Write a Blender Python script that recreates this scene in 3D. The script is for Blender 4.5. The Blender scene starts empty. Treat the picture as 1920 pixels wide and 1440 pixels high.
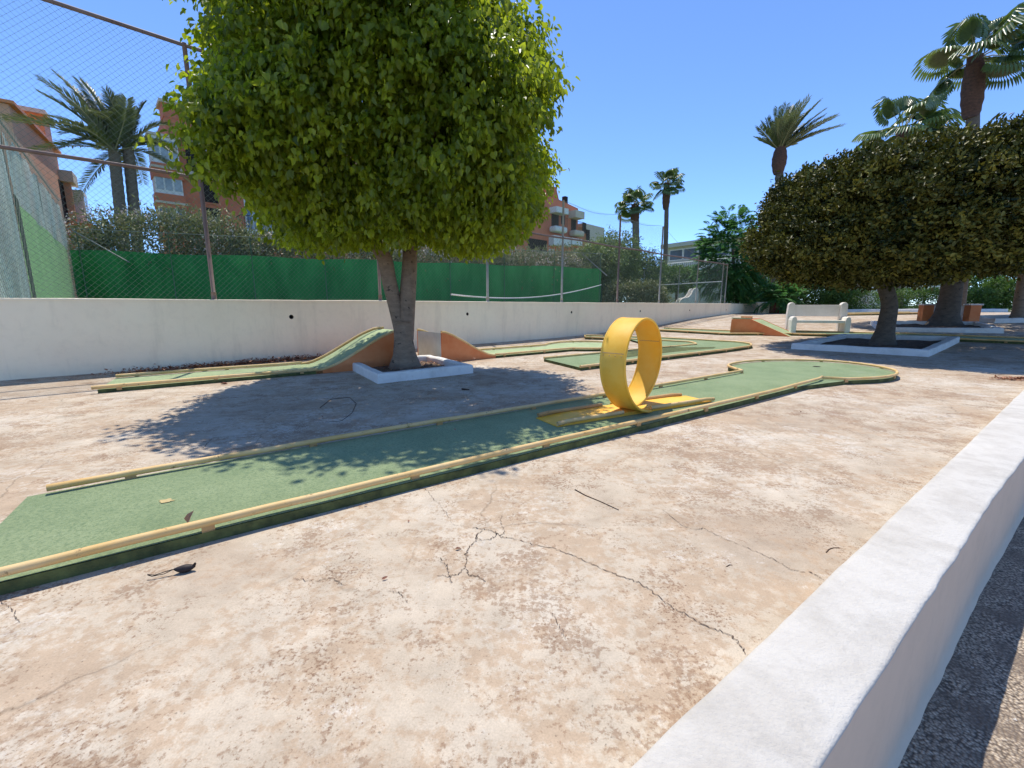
import bpy, bmesh, math, random
import numpy as np
from mathutils import Vector
sc = bpy.context.scene
col = sc.collection
R = math.radians
# ------------------------------------------------------------------ camera, sky, sun, exposure
EYE = 1.05
F = 820.0
TH = math.atan((720 - 573) / F)
cam_d = bpy.data.cameras.new('camera'); cam = bpy.data.objects.new('camera', cam_d); col.objects.link(cam)
cam.location = (0, 0, EYE); cam.rotation_euler = (math.pi / 2 - TH, 0, 0)
cam_d.sensor_width = 36; cam_d.lens = F / 1920 * 36; cam_d.clip_start = .03; cam_d.clip_end = 4000
sc.camera = cam
SUN = Vector((-.10, .37, 1)).normalized()
w = bpy.data.worlds.new('World'); sc.world = w; w.use_nodes = True
nt = w.node_tree; bg = nt.nodes['Background']
sky = nt.nodes.new('ShaderNodeTexSky'); sky.sky_type = 'NISHITA'; sky.sun_disc = False
sky.sun_elevation = math.asin(SUN.z); sky.sun_rotation = math.atan2(SUN.x, SUN.y)
sky.altitude = 4200; sky.air_density = 1.0; sky.dust_density = 0; sky.ozone_density = 8.5
nt.links.new(sky.outputs[0], bg.inputs[0]); bg.inputs[1].default_value = .14
sl = bpy.data.lights.new('sun', 'SUN'); so = bpy.data.objects.new('sun', sl); col.objects.link(so)
sl.energy = 2.4; sl.angle = R(.5); sl.color = (1, .945, .85)
so.rotation_euler = (-SUN).to_track_quat('-Z', 'Y').to_euler(); so.location = (0, 20, 40)
sc.view_settings.view_transform = 'Standard'; sc.view_settings.look = 'None'
sc.view_settings.exposure = 1.08; sc.view_settings.gamma = 1
sc.cycles.max_bounces = 8; sc.cycles.transparent_max_bounces = 24

# ------------------------------------------------------------------ survey helpers
C_, S_ = math.cos(TH), math.sin(TH)
def ray(u, v):
    x = (u - 960) / F; y = (720 - v) / F
    return np.array((x, C_ + y * S_, -S_ + y * C_))
def az(deg): return np.array((math.sin(R(deg)), math.cos(R(deg))))
DW = az(46.275); NW = np.array((-DW[1], DW[0]))       # along / across the long white wall
DL = az(54.36); NL = np.array((-DL[1], DL[0]))        # along / across the front lane
KN = [(-99, 0), (10.5, 0), (12.5, .03), (14.5, .09), (17.25, .2), (20, .38), (24, .55), (29, .66), (34, .70), (999, .70)]
KX = [k[0] for k in KN]; KZ = [k[1] for k in KN]
def hz(x, y): return float(np.interp(DW[0] * x + DW[1] * y, KX, KZ))
def gt(u, v, dz=0.):                                   # the terrace point seen at (u, v), dz above it
    r = ray(u, v); t = .4
    while t < 120:
        p = r * t
        if EYE + p[2] <= hz(p[0], p[1]) + dz: break
        t += .006
    return np.array((p[0], p[1], EYE + p[2]))
def at(u, v, Y):
    r = ray(u, v); t = Y / r[1]
    return np.array((r[0] * t, Y, EYE + r[2] * t))
def wl(lat, s): return DW * s + NW * lat
def ll(lat, s): return DL * s + NL * lat
def v3(p, z): return np.array((p[0], p[1], z))

# ------------------------------------------------------------------ mesh builder
class MB:
    def __init__(s): s.v = []; s.f = []; s.t = []; s.n = 0
    def add(s, verts, faces, tint=1.0):
        verts = np.asarray(verts, float).reshape(-1, 3)
        b = s.n; s.v.append(verts); s.n += len(verts)
        s.f += [tuple(int(i) + b for i in f) for f in faces]
        s.t.append(np.full(len(verts), tint) if np.isscalar(tint) else np.asarray(tint))
        return s
    def box(s, c, size, rz=0., rx=0.):
        hx, hy, h = np.array(size) / 2
        p = np.array([(x, y, z) for z in (-h, h) for x, y in ((-hx, -hy), (hx, -hy), (hx, hy), (-hx, hy))])
        if rx: ca, sa = math.cos(rx), math.sin(rx); p = p @ np.array([[1, 0, 0], [0, ca, sa], [0, -sa, ca]])
        ca, sa = math.cos(rz), math.sin(rz); p = p @ np.array([[ca, sa, 0], [-sa, ca, 0], [0, 0, 1]])
        return s.add(p + np.array(c), [(3, 2, 1, 0), (4, 5, 6, 7), (0, 1, 5, 4), (1, 2, 6, 5), (2, 3, 7, 6), (3, 0, 4, 7)])
    def prism(s, poly, z0, z1):                        # poly counter-clockwise (x, y[, ground z])
        n = len(poly)
        g = [p[2] if len(p) > 2 else 0 for p in poly]
        vs = [(p[0], p[1], q + z0) for p, q in zip(poly, g)] + [(p[0], p[1], q + z1) for p, q in zip(poly, g)]
        return s.add(vs, [tuple(range(n - 1, -1, -1)), tuple(range(n, 2 * n))] + [(i, (i + 1) % n, n + (i + 1) % n, n + i) for i in range(n)])
    def extr(s, prof, a, b):                           # vertical profile (list of 3d pts) swept by vector b-a
        n = len(prof); pr = np.array(prof, float); d = np.array(b, float) - np.array(a, float)
        vs = np.vstack((pr, pr + d))
        return s.add(vs, [tuple(range(n - 1, -1, -1)), tuple(range(n, 2 * n))] + [(i, (i + 1) % n, n + (i + 1) % n, n + i) for i in range(n)])
    def tube(s, path, r, k=8, cap=True, closed=False):
        P = np.array(path, float); n = len(P)
        rr = np.full(n, r) if np.isscalar(r) else np.array(r, float)
        T = np.gradient(P, axis=0)
        if closed: T = np.roll(P, -1, 0) - np.roll(P, 1, 0)
        T /= np.maximum(np.linalg.norm(T, axis=1)[:, None], 1e-9)
        up = np.array((0, 0, 1.)) if abs(T[0][2]) < .9 else np.array((1., 0, 0))
        vs = []
        a = np.cross(T[0], up); a /= np.linalg.norm(a)
        for i in range(n):
            a = a - T[i] * a.dot(T[i]); a /= max(np.linalg.norm(a), 1e-9); b = np.cross(T[i], a)
            for j in range(k):
                th = 2 * math.pi * j / k
                vs.append(P[i] + rr[i] * (math.cos(th) * a + math.sin(th) * b))
        fs = []
        m = n if closed else n - 1
        for i in range(m):
            i2 = (i + 1) % n
            for j in range(k): fs.append((i * k + j, i2 * k + j, i2 * k + (j + 1) % k, i * k + (j + 1) % k)[::-1])
        if cap and not closed: fs += [tuple(range(k)), tuple(range((n - 1) * k, n * k))[::-1]]
        return s.add(vs, fs)
    def strip(s, path, w):                             # flat ribbon lying on the ground
        P = np.array(path, float); T = np.gradient(P, axis=0); T[:, 2] = 0
        T /= np.maximum(np.linalg.norm(T, axis=1)[:, None], 1e-9)
        sd = np.stack((-T[:, 1], T[:, 0], T[:, 2] * 0), 1)
        w = np.full(len(P), w) if np.isscalar(w) else np.array(w)
        vs = np.vstack((P + sd * w[:, None] / 2, P - sd * w[:, None] / 2)); n = len(P)
        return s.add(vs, [(i, n + i, n + i + 1, i + 1) for i in range(n - 1)])
    def sphere(s, c, r, k=14, sc3=(1, 1, 1)):
        vs = []; fs = []
        m = k // 2
        for i in range(m + 1):
            ph = math.pi * i / m
            for j in range(k):
                th = 2 * math.pi * j / k
                vs.append((c[0] + r * sc3[0] * math.sin(ph) * math.cos(th), c[1] + r * sc3[1] * math.sin(ph) * math.sin(th), c[2] + r * sc3[2] * math.cos(ph)))
        for i in range(m):
            for j in range(k): fs.append((i * k + j, (i + 1) * k + j, (i + 1) * k + (j + 1) % k, i * k + (j + 1) % k))
        return s.add(vs, fs)
    def build(s, name, mat, parent=None, smooth=False, bevel=0., loc=None):
        me = bpy.data.meshes.new(name)
        V = np.vstack(s.v)
        o0 = np.array(parent['_base']) if parent is not None and '_base' in parent else np.zeros(3)
        if loc is not None: o0 = np.array(loc, float)
        V = V - o0
        me.from_pydata(V.tolist(), [], s.f); me.update()
        t = np.concatenate(s.t)
        if t.min() != t.max():
            at_ = me.attributes.new('tint', 'FLOAT', 'POINT'); at_.data.foreach_set('value', t.astype(np.float32))
        if smooth: me.polygons.foreach_set('use_smooth', [True] * len(me.polygons))
        me.materials.append(mat)
        o = bpy.data.objects.new(name, me); col.objects.link(o)
        if parent is not None: o.parent = parent
        elif loc is not None: o.location = loc
        if parent is not None and '_base' in parent: o['_base'] = tuple(parent['_base'])
        if bevel:
            b = o.modifiers.new('bevel', 'BEVEL'); b.width = bevel; b.segments = 2; b.limit_method = 'ANGLE'
        return o
def tag(o, label, cat, group=None, kind=None):
    if label: o['label'] = label
    if cat: o['category'] = cat
    if group: o['group'] = group
    if kind: o['kind'] = kind
    return o
def thing(name, loc, label, cat, group=None):
    o = bpy.data.objects.new(name, None); col.objects.link(o); o.location = tuple(map(float, loc)); o.empty_display_size = .2
    o['_base'] = tuple(map(float, loc))
    return tag(o, label, cat, group)
def struct(o): o['kind'] = 'structure'; return o
def copy_tree(o, parent=None):
    c = o.copy(); col.objects.link(c)
    if parent is not None: c.parent = parent
    for ch in list(o.children): copy_tree(ch, c)
    return c

# ------------------------------------------------------------------ materials
def mat(name):
    m = bpy.data.materials.new(name); m.use_nodes = True
    return m, m.node_tree, m.node_tree.nodes['Principled BSDF']
def nn(t, kind, **kw):
    n = t.nodes.new(kind)
    for k, v in kw.items():
        if k in n.inputs.keys(): n.inputs[k].default_value = v
        else: setattr(n, k, v)
    return n
def noise(t, scale, detail=6, rough=.6, vec=None, dist=0.):
    n = nn(t, 'ShaderNodeTexNoise', Scale=scale, Detail=detail, Roughness=rough, Distortion=dist)
    if vec is None:
        tc = t.nodes.new('ShaderNodeNewGeometry'); vec = tc.outputs['Position']
    t.links.new(vec, n.inputs['Vector']); return n.outputs['Fac']
def ramp(t, fac, stops):
    n = t.nodes.new('ShaderNodeValToRGB'); e = n.color_ramp.elements
    while len(e) < len(stops): e.new(.5)
    for x, (p, c) in zip(e, stops):
        x.position = p; x.color = (c, c, c, 1) if np.isscalar(c) else (*c, 1)
    t.links.new(fac, n.inputs['Fac']); return n.outputs['Color']
def mix(t, fac, a, b, mode='MIX'):
    n = t.nodes.new('ShaderNodeMix'); n.data_type = 'RGBA'; n.blend_type = mode
    for idx, x in ((0, fac), (6, a), (7, b)):
        if hasattr(x, 'is_output') or hasattr(x, 'links'): t.links.new(x, n.inputs[idx])
        elif np.isscalar(x): n.inputs[idx].default_value = x if idx == 0 else (x, x, x, 1)
        else: n.inputs[idx].default_value = (*x, 1)
    return n.outputs[2]
def bump(t, p, h, strength, dist=.01):
    b = nn(t, 'ShaderNodeBump', Strength=strength, Distance=dist)
    t.links.new(h, b.inputs['Height']); t.links.new(b.outputs[0], p.inputs['Normal'])
def simple(name, c, c2=None, scale=8., rough=.75, bmp=.0, bscale=60., spec=.3, metal=0., lo=.35, hi=.68):
    m, t, p = mat(name)
    p.inputs['Roughness'].default_value = rough; p.inputs['Specular IOR Level'].default_value = spec; p.inputs['Metallic'].default_value = metal
    if c2 is None: c2 = tuple(x * .72 for x in c)
    k = ramp(t, noise(t, scale, 8, .65), [(lo, c2), (hi, c)])
    t.links.new(k, p.inputs['Base Color'])
    if bmp: bump(t, p, noise(t, bscale, 6, .7), bmp, .008)
    return m

def concrete_mat():
    m, t, p = mat('weathered_concrete')
    base = ramp(t, noise(t, .9, 8, .6, dist=.3), [(.28, (.42, .325, .235)), (.45, (.53, .44, .33)), (.58, (.585, .50, .39)), (.75, (.66, .60, .505))])
    def blend(parts):                                   # weighted sum of noises: speckle that gathers in clusters
        out = None
        for wgt, f in parts:
            m_ = nn(t, 'ShaderNodeMath', operation='MULTIPLY'); t.links.new(f, m_.inputs[0]); m_.inputs[1].default_value = wgt
            if out is None: out = m_.outputs[0]
            else:
                a_ = nn(t, 'ShaderNodeMath', operation='ADD'); t.links.new(out, a_.inputs[0]); t.links.new(m_.outputs[0], a_.inputs[1]); out = a_.outputs[0]
        return out
    tanp = blend(((.45, noise(t, 21, 8, .7)), (.30, noise(t, 3.1, 5, .6)), (.25, noise(t, .8, 4, .6))))
    base = mix(t, ramp(t, tanp, [(.485, 0.), (.535, .75)]), base, (.45, .325, .215))
    flake = blend(((.42, noise(t, 44, 8, .74)), (.33, noise(t, 4.6, 6, .65)), (.25, noise(t, 1.05, 5, .6))))
    flake = ramp(t, flake, [(.522, 0.), (.545, 1.)])
    base = mix(t, mix(t, 1., flake, .62, 'MULTIPLY'), base, (.285, .175, .105))
    lime = blend(((.38, noise(t, 33, 8, .75)), (.32, noise(t, 3.7, 6, .65)), (.30, noise(t, 1.3, 5, .6))))
    base = mix(t, ramp(t, lime, [(.545, 0.), (.59, .55)]), base, (.69, .645, .565))
    speck = blend(((.6, noise(t, 88, 5, .7)), (.4, noise(t, 2.3, 5, .6))))
    base = mix(t, ramp(t, speck, [(.575, 0.), (.60, .8)]), base, (.24, .15, .095))
    # long streaky grey stains running across the slab
    mp = t.nodes.new('ShaderNodeMapping'); g = t.nodes.new('ShaderNodeNewGeometry'); t.links.new(g.outputs['Position'], mp.inputs[0])
    mp.inputs['Scale'].default_value = (.5, 1.6, 1); mp.inputs['Rotation'].default_value = (0, 0, R(-12))
    st = ramp(t, noise(t, 1.1, 8, .66, mp.outputs[0], .5), [(.52, 0.), (.66, .6)])
    base = mix(t, st, base, (.39, .29, .20))
    mid = ramp(t, noise(t, 6.5, 8, .7), [(.3, .82), (.7, 1.1)])
    base = mix(t, 1., base, mid, 'MULTIPLY')
    grain = ramp(t, noise(t, 170, 4, .7), [(.3, .84), (.7, 1.1)])
    base = mix(t, 1., base, grain, 'MULTIPLY')
    pit = ramp(t, noise(t, 95, 3, .5), [(.27, .55), (.33, 1.)])
    base = mix(t, 1., base, pit, 'MULTIPLY')
    # hairline crazing
    vo = nn(t, 'ShaderNodeTexVoronoi', feature='DISTANCE_TO_EDGE', Scale=.85)
    wv = mix(t, .22, g.outputs['Position'], nn_color(t, 3.2), 'ADD'); t.links.new(wv, vo.inputs['Vector'])
    cr = ramp(t, vo.outputs['Distance'], [(.0, .55), (.006, 1.)])
    cm = ramp(t, noise(t, .8, 3), [(.45, 0.), (.6, .8)])
    base = mix(t, cm, base, mix(t, 1., base, cr, 'MULTIPLY'))
    t.links.new(base, p.inputs['Base Color'])
    p.inputs['Roughness'].default_value = .9; p.inputs['Specular IOR Level'].default_value = .2
    hh = mix(t, .5, flake, noise(t, 60, 8, .7))
    bump(t, p, hh, .28, .006)
    return m
def nn_color(t, scale):
    n = nn(t, 'ShaderNodeTexNoise', Scale=scale, Detail=5.)
    g = t.nodes.new('ShaderNodeNewGeometry'); t.links.new(g.outputs['Position'], n.inputs['Vector'])
    return n.outputs['Color']
def white_mat(name, c=(.82, .81, .79), stain=(.55, .5, .43), amount=.35, scale=1.4, bmp=.35, streak=0.):
    m, t, p = mat(name)
    k = mix(t, ramp(t, noise(t, scale, 8, .65, dist=.5), [(.46, 0.), (.74, amount)]), c, stain)
    k = mix(t, ramp(t, noise(t, 9, 8, .7), [(.5, 0.), (.8, amount * .7)]), k, tuple(x * .8 for x in stain))
    k = mix(t, ramp(t, noise(t, 34, 6, .75), [(.68, 0.), (.72, amount * .8)]), k, tuple(x * .6 for x in stain))
    if streak:                                          # runs of dirt down the render, and splashes near the foot
        mp = t.nodes.new('ShaderNodeMapping'); g = t.nodes.new('ShaderNodeNewGeometry'); t.links.new(g.outputs['Position'], mp.inputs[0]); mp.inputs['Scale'].default_value = (1, 1, .16)
        k = mix(t, ramp(t, noise(t, 3.4, 7, .7, mp.outputs[0]), [(.52, 0.), (.70, streak)]), k, tuple(x * .72 for x in stain))
        k = mix(t, ramp(t, noise(t, .55, 5, .6), [(.45, 0.), (.62, streak * .8)]), k, tuple(min(1, x * 1.18) for x in c))
    t.links.new(k, p.inputs['Base Color']); p.inputs['Roughness'].default_value = .85; p.inputs['Specular IOR Level'].default_value = .25
    bump(t, p, mix(t, .6, noise(t, 14, 8, .7), noise(t, 70, 6, .7)), bmp, .012)
    return m
def turf_mat():
    m, t, p = mat('green_felt')
    k = ramp(t, noise(t, 2.2, 8, .65), [(.3, (.22, .28, .135)), (.55, (.31, .37, .19)), (.75, (.37, .42, .23))])
    k = mix(t, ramp(t, noise(t, 62, 7, .8, dist=.6), [(.47, 0.), (.58, .62)]), k, (.105, .165, .08))
    k = mix(t, ramp(t, noise(t, 95, 6, .8), [(.55, 0.), (.66, .6)]), k, (.40, .46, .31))
    k = mix(t, ramp(t, noise(t, 190, 4, .8), [(.42, 0.), (.62, .35)]), k, (.10, .165, .075))
    wear = ramp(t, noise(t, 1.05, 7, .7, dist=.4), [(.60, 0.), (.74, .7)])
    wf = ramp(t, noise(t, 75, 5, .8), [(.45, .1), (.6, 1.)])
    k = mix(t, mix(t, 1., wear, wf, 'MULTIPLY'), k, (.40, .42, .34))
    t.links.new(k, p.inputs['Base Color']); p.inputs['Roughness'].default_value = .95; p.inputs['Specular IOR Level'].default_value = .1; p.inputs['Sheen Weight'].default_value = .25; p.inputs['Sheen Tint'].default_value = (.8, .85, .6, 1)
    bump(t, p, noise(t, 240, 3, .8), .6, .008)
    return m
def rust_paint(name, c, rust=(.10, .045, .02), fade=None, amt=.6, thr=.63):
    m, t, p = mat(name)
    if fade is None: fade = tuple(min(1, x * 1.25 + .03) for x in c)
    k = ramp(t, noise(t, 3.2, 7, .65), [(.35, c), (.68, fade)])
    k = mix(t, ramp(t, noise(t, 16, 9, .75), [(thr, 0.), (thr + .06, amt)]), k, rust)
    k = mix(t, ramp(t, noise(t, 55, 5, .7), [(.70, 0.), (.74, amt)]), k, tuple(x * .8 for x in rust))
    t.links.new(k, p.inputs['Base Color']); p.inputs['Roughness'].default_value = .6; p.inputs['Specular IOR Level'].default_value = .35
    bump(t, p, noise(t, 40, 7, .7), .15, .005)
    return m
def leaf_mat(name, dark, light, trans, tf=.42, rough=.42, spec=.4):
    m, t, p = mat(name)
    a = nn(t, 'ShaderNodeAttribute', attribute_name='tint')
    k = ramp(t, a.outputs['Fac'], [(0., dark), (1., light)])
    t.links.new(k, p.inputs['Base Color']); p.inputs['Roughness'].default_value = rough; p.inputs['Specular IOR Level'].default_value = spec
    tr = t.nodes.new('ShaderNodeBsdfTranslucent')
    k2 = ramp(t, a.outputs['Fac'], [(0., tuple(x * .6 for x in trans)), (1., trans)])
    t.links.new(k2, tr.inputs['Color'])
    mx = t.nodes.new('ShaderNodeMixShader'); mx.inputs[0].default_value = tf
    t.links.new(p.outputs[0], mx.inputs[1]); t.links.new(tr.outputs[0], mx.inputs[2])
    t.links.new(mx.outputs[0], t.nodes['Material Output'].inputs[0])
    return m
def bark_mat(name, c, c2, blot=(.05, .035, .025)):
    m, t, p = mat(name)
    mp = t.nodes.new('ShaderNodeMapping'); g = t.nodes.new('ShaderNodeNewGeometry'); t.links.new(g.outputs['Position'], mp.inputs[0])
    mp.inputs['Scale'].default_value = (1, 1, 2.4)
    k = ramp(t, noise(t, 7, 8, .7, mp.outputs[0]), [(.3, c2), (.68, c)])
    k = mix(t, ramp(t, noise(t, 13, 3, .5), [(.64, 0.), (.68, .85)]), k, blot)
    t.links.new(k, p.inputs['Base Color']); p.inputs['Roughness'].default_value = .9
    bump(t, p, noise(t, 26, 8, .7, mp.outputs[0]), .5, .015)
    return m
def cloth_mat(name, c, c2, alpha, scale=3., lo=.35, hi=.7, stretch=(1, 1, .25), through=.3):
    m, t, p = mat(name)
    mp = t.nodes.new('ShaderNodeMapping'); g = t.nodes.new('ShaderNodeNewGeometry'); t.links.new(g.outputs['Position'], mp.inputs[0])
    mp.inputs['Scale'].default_value = stretch
    k = ramp(t, noise(t, scale, 7, .65, mp.outputs[0]), [(lo, c2), (hi, c)])
    t.links.new(k, p.inputs['Base Color']); p.inputs['Roughness'].default_value = .9; p.inputs['Specular IOR Level'].default_value = .1
    tl = t.nodes.new('ShaderNodeBsdfTranslucent'); t.links.new(k, tl.inputs[0])
    m1 = t.nodes.new('ShaderNodeMixShader'); m1.inputs[0].default_value = through
    t.links.new(p.outputs[0], m1.inputs[1]); t.links.new(tl.outputs[0], m1.inputs[2])
    out = m1.outputs[0]
    if alpha is not None:
        tr = t.nodes.new('ShaderNodeBsdfTransparent'); m2 = t.nodes.new('ShaderNodeMixShader')
        t.links.new(ramp(t, noise(t, scale * 1.7, 8, .7, mp.outputs[0]), [(.3, alpha[0]), (.62, alpha[1])]), m2.inputs[0])
        t.links.new(tr.outputs[0], m2.inputs[1]); t.links.new(out, m2.inputs[2]); out = m2.outputs[0]
    t.links.new(out, t.nodes['Material Output'].inputs[0])
    return m

M_CONC = concrete_mat()
M_PARA = white_mat('whitewashed_parapet', (.60, .565, .505), (.46, .42, .36), .85, 3.2, .8, streak=.35)
M_PARF = white_mat('shade_warmed_render', (.80, .60, .43), (.66, .50, .36), .4, 1.6, .2)  # parapet's shaded outer face: warm tint in the colour offsets the blue shade
M_WALL = white_mat('limewashed_wall', (.95, .81, .60), (.70, .58, .41), .32, .7, .4, streak=.28)
M_KERB = white_mat('white_kerb_paint', (.80, .78, .73), (.42, .38, .33), .4, 3., .5)
M_BENCH = white_mat('white_bench_paint', (.84, .79, .70), (.5, .45, .38), .3, 3., .4)
M_TURF = turf_mat()
M_TURF2 = simple('pale_green_felt', (.42, .49, .27), (.31, .38, .20), 3.5, .95, .4, 150)
M_SLAB = simple('mossy_slab_edge', (.15, .17, .055), (.05, .06, .025), 9, .95, .6, 40)
M_RAIL = rust_paint('yellow_rail_paint', (.66, .415, .145), (.10, .05, .02), (.76, .545, .27), .8, .595)
M_RAILB = rust_paint('brown_rail_paint', (.46, .27, .10), (.09, .045, .02), (.58, .36, .15), .7, .58)
M_LOOP = rust_paint('yellow_loop_paint', (.86, .44, .03), (.34, .14, .03), (.88, .54, .09), .6, .64)
M_ORANGE = rust_paint('terracotta_paint', (.66, .19, .055), (.30, .09, .03), (.72, .27, .10), .5, .64)
M_PALE = simple('pale_mint_paint', (.60, .66, .60), (.48, .54, .48), 4, .8, .2)
M_BARK = bark_mat('grey_ficus_bark', (.32, .225, .15), (.18, .125, .085))
M_BARK2 = bark_mat('dark_ficus_bark', (.15, .12, .09), (.07, .055, .04))
M_PALMT = bark_mat('palm_trunk_bark', (.20, .155, .115), (.095, .07, .05))
M_SKIRT = bark_mat('palm_boot_fibre', (.16, .075, .045), (.06, .03, .02))
M_LEAF = leaf_mat('bright_ficus_leaf', (.042, .088, .007), (.31, .37, .035), (.55, .66, .03), .52, .36)
M_LEAF2 = leaf_mat('olive_ficus_leaf', (.008, .020, .005), (.25, .22, .04), (.07, .085, .006), .12, .45, .22)
M_FEATH = leaf_mat('feathery_leaf', (.04, .13, .04), (.12, .26, .08), (.14, .36, .08), .4, .5)
M_HEDGE = leaf_mat('oleander_leaf', (.09, .13, .04), (.40, .38, .19), (.20, .23, .07), .3, .5)
M_HEDGE2 = leaf_mat('clipped_hedge_leaf', (.03, .075, .016), (.13, .22, .04), (.14, .28, .03), .3, .5)
M_TREE = leaf_mat('soft_tree_leaf', (.08, .12, .04), (.28, .33, .12), (.22, .32, .07), .35, .5)
M_PINK = simple('oleander_flower', (.66, .50, .42), (.70, .58, .46), 20)
M_PALM = leaf_mat('fan_palm_leaf', (.055, .095, .03), (.20, .26, .10), (.20, .30, .05), .3, .3, .6)
M_DATE = leaf_mat('date_palm_leaf', (.08, .105, .045), (.27, .29, .16), (.16, .20, .06), .3, .35, .5)
M_PETI = simple('palm_petiole', (.30, .27, .14), None, 10)
M_SOIL = simple('dry_soil', (.22, .155, .105), (.09, .062, .042), 14, .95, .8, 40)
M_METAL = rust_paint('galvanised_post', (.26, .25, .22), (.12, .07, .05), (.34, .33, .29), .6, .58)
M_POSTR = rust_paint('rusty_post', (.17, .11, .09), (.08, .04, .03), (.24, .17, .14), .6, .58)
M_PATCH = simple('worn_yellow_patch', (.62, .46, .20), (.42, .34, .18), 40, .9)
M_GPOST = simple('faded_green_post', (.12, .22, .13), (.08, .15, .09), 6, .7)
M_WIRE = simple('chain_link_wire', (.20, .24, .20), (.13, .15, .13), 6, .5, metal=.3)
M_SCREEN = cloth_mat('dark_green_windscreen', (.070, .33, .10), (.030, .19, .055), None, 1.6, .3, .7, through=.14, stretch=(1, 1, .3))
M_SCREENL = cloth_mat('pale_green_windscreen', (.52, .82, .32), (.42, .72, .25), None, .9, .3, .7, through=.08)
M_SHADE = cloth_mat('torn_shade_mesh', (.88, .90, .76), (.58, .70, .55), (.5, .95), 2.2, .3, .7, through=.1)
M_DKGREEN = simple('dark_green_canvas', (.03, .075, .04), (.018, .05, .028), 3, .9)
M_WALLO = simple('terracotta_render', (.62, .20, .105), (.52, .16, .085), .9, .9, .2, 12)
M_WALLP = simple('salmon_render', (.70, .38, .24), (.62, .32, .19), .9, .9, .2, 12)
M_CREAM = simple('cream_render', (.62, .52, .40), (.54, .45, .34), 1.2, .9)
M_OFFICE = simple('pale_office_render', (.56, .53, .43), (.48, .45, .37), .6, .9)
M_OFFICEC = simple('grey_column_render', (.46, .45, .40), (.38, .37, .33), .6, .9)
M_WHITE = simple('white_trim', (.78, .76, .72), (.66, .63, .58), 3, .8)
M_GLASS = simple('window_glass', (.10, .15, .21), (.05, .075, .10), .7, .12, spec=.7)
M_GLASSL = simple('curtained_glass', (.42, .44, .44), (.26, .29, .30), 1.4, .25, spec=.6)
M_DARK = simple('dark_opening', (.035, .025, .022), (.02, .015, .013), 3, .9)
M_IRON = simple('iron_railing', (.04, .035, .035), (.03, .025, .025), 4, .6)
M_GRASS = simple('lawn_grass', (.16, .24, .05), (.10, .16, .035), 5, .95, .6, 60)
M_COURT = simple('green_hard_court', (.08, .16, .09), (.06, .125, .07), 2, .95)
M_BLUE = simple('blue_plastic', (.02, .07, .24), None, 5, .5)
M_RED = simple('dark_red_paint', (.20, .03, .035), (.13, .02, .025), 5, .6)
M_POD = simple('dark_seed_pod', (.035, .025, .025), (.015, .012, .012), 20, .6)
M_CRACK = simple('crack_dirt', (.15, .10, .07), (.08, .055, .04), 8, 1.)
M_DRY = leaf_mat('dry_leaf', (.22, .08, .045), (.58, .31, .19), (.15, .06, .02), .15, .7)
M_TWIG = simple('dry_twig', (.08, .045, .03), None, 20, .9)
M_PIPE = simple('drain_pipe_plastic', (.10, .085, .065), (.05, .04, .035), 10, .7)
M_GLOBE = simple('opal_lamp_globe', (.85, .85, .83), (.80, .80, .78), 3, .25, spec=.5)
def path_mat():
    m, t, p = mat('exposed_pebble_path')
    vo = nn(t, 'ShaderNodeTexVoronoi', Scale=95.); g = t.nodes.new('ShaderNodeNewGeometry'); t.links.new(g.outputs['Position'], vo.inputs['Vector'])
    k = ramp(t, vo.outputs['Distance'], [(.2, (.58, .48, .36)), (.5, (.36, .28, .20)), (.75, (.12, .09, .065))])
    sp = nn(t, 'ShaderNodeSeparateColor'); t.links.new(vo.outputs['Color'], sp.inputs[0])
    k = mix(t, 1., k, ramp(t, sp.outputs[0], [(0., .62), (1., 1.2)]), 'MULTIPLY')
    k = mix(t, ramp(t, noise(t, 5, 6, .7), [(.42, 0.), (.6, .8)]), k, (.17, .125, .09))
    k = mix(t, ramp(t, noise(t, 26, 4, .7), [(.69, 0.), (.72, .9)]), k, (.62, .60, .56))
    t.links.new(k, p.inputs['Base Color']); p.inputs['Roughness'].default_value = .9
    iv = nn(t, 'ShaderNodeMath', operation='SUBTRACT'); iv.inputs[0].default_value = 1.; t.links.new(vo.outputs['Distance'], iv.inputs[1])
    bump(t, p, iv.outputs[0], .7, .008)
    return m
M_PATH = path_mat()

rng = np.random.default_rng(7)
random.seed(7)
# ------------------------------------------------------------------ ground sheets
WALL = 9.13                                             # wall face, metres across from the camera line
def grid_sheet(name, s0, s1, l0, l1, ds, dl, m):
    ss = np.arange(s0, s1 + 1e-6, ds); la = np.arange(l0, l1 + 1e-6, dl)
    S, L = np.meshgrid(ss, la, indexing='ij')
    X = DW[0] * S + NW[0] * L; Y = DW[1] * S + NW[1] * L; Z = np.interp(S, KX, KZ)
    V = np.stack((X, Y, Z), -1).reshape(-1, 3); a, b = len(ss), len(la)
    mb = MB(); mb.add(V, [(i * b + j, (i + 1) * b + j, (i + 1) * b + j + 1, i * b + j + 1) for i in range(a - 1) for j in range(b - 1)])
    return mb.build(name, m, smooth=True)
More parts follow.
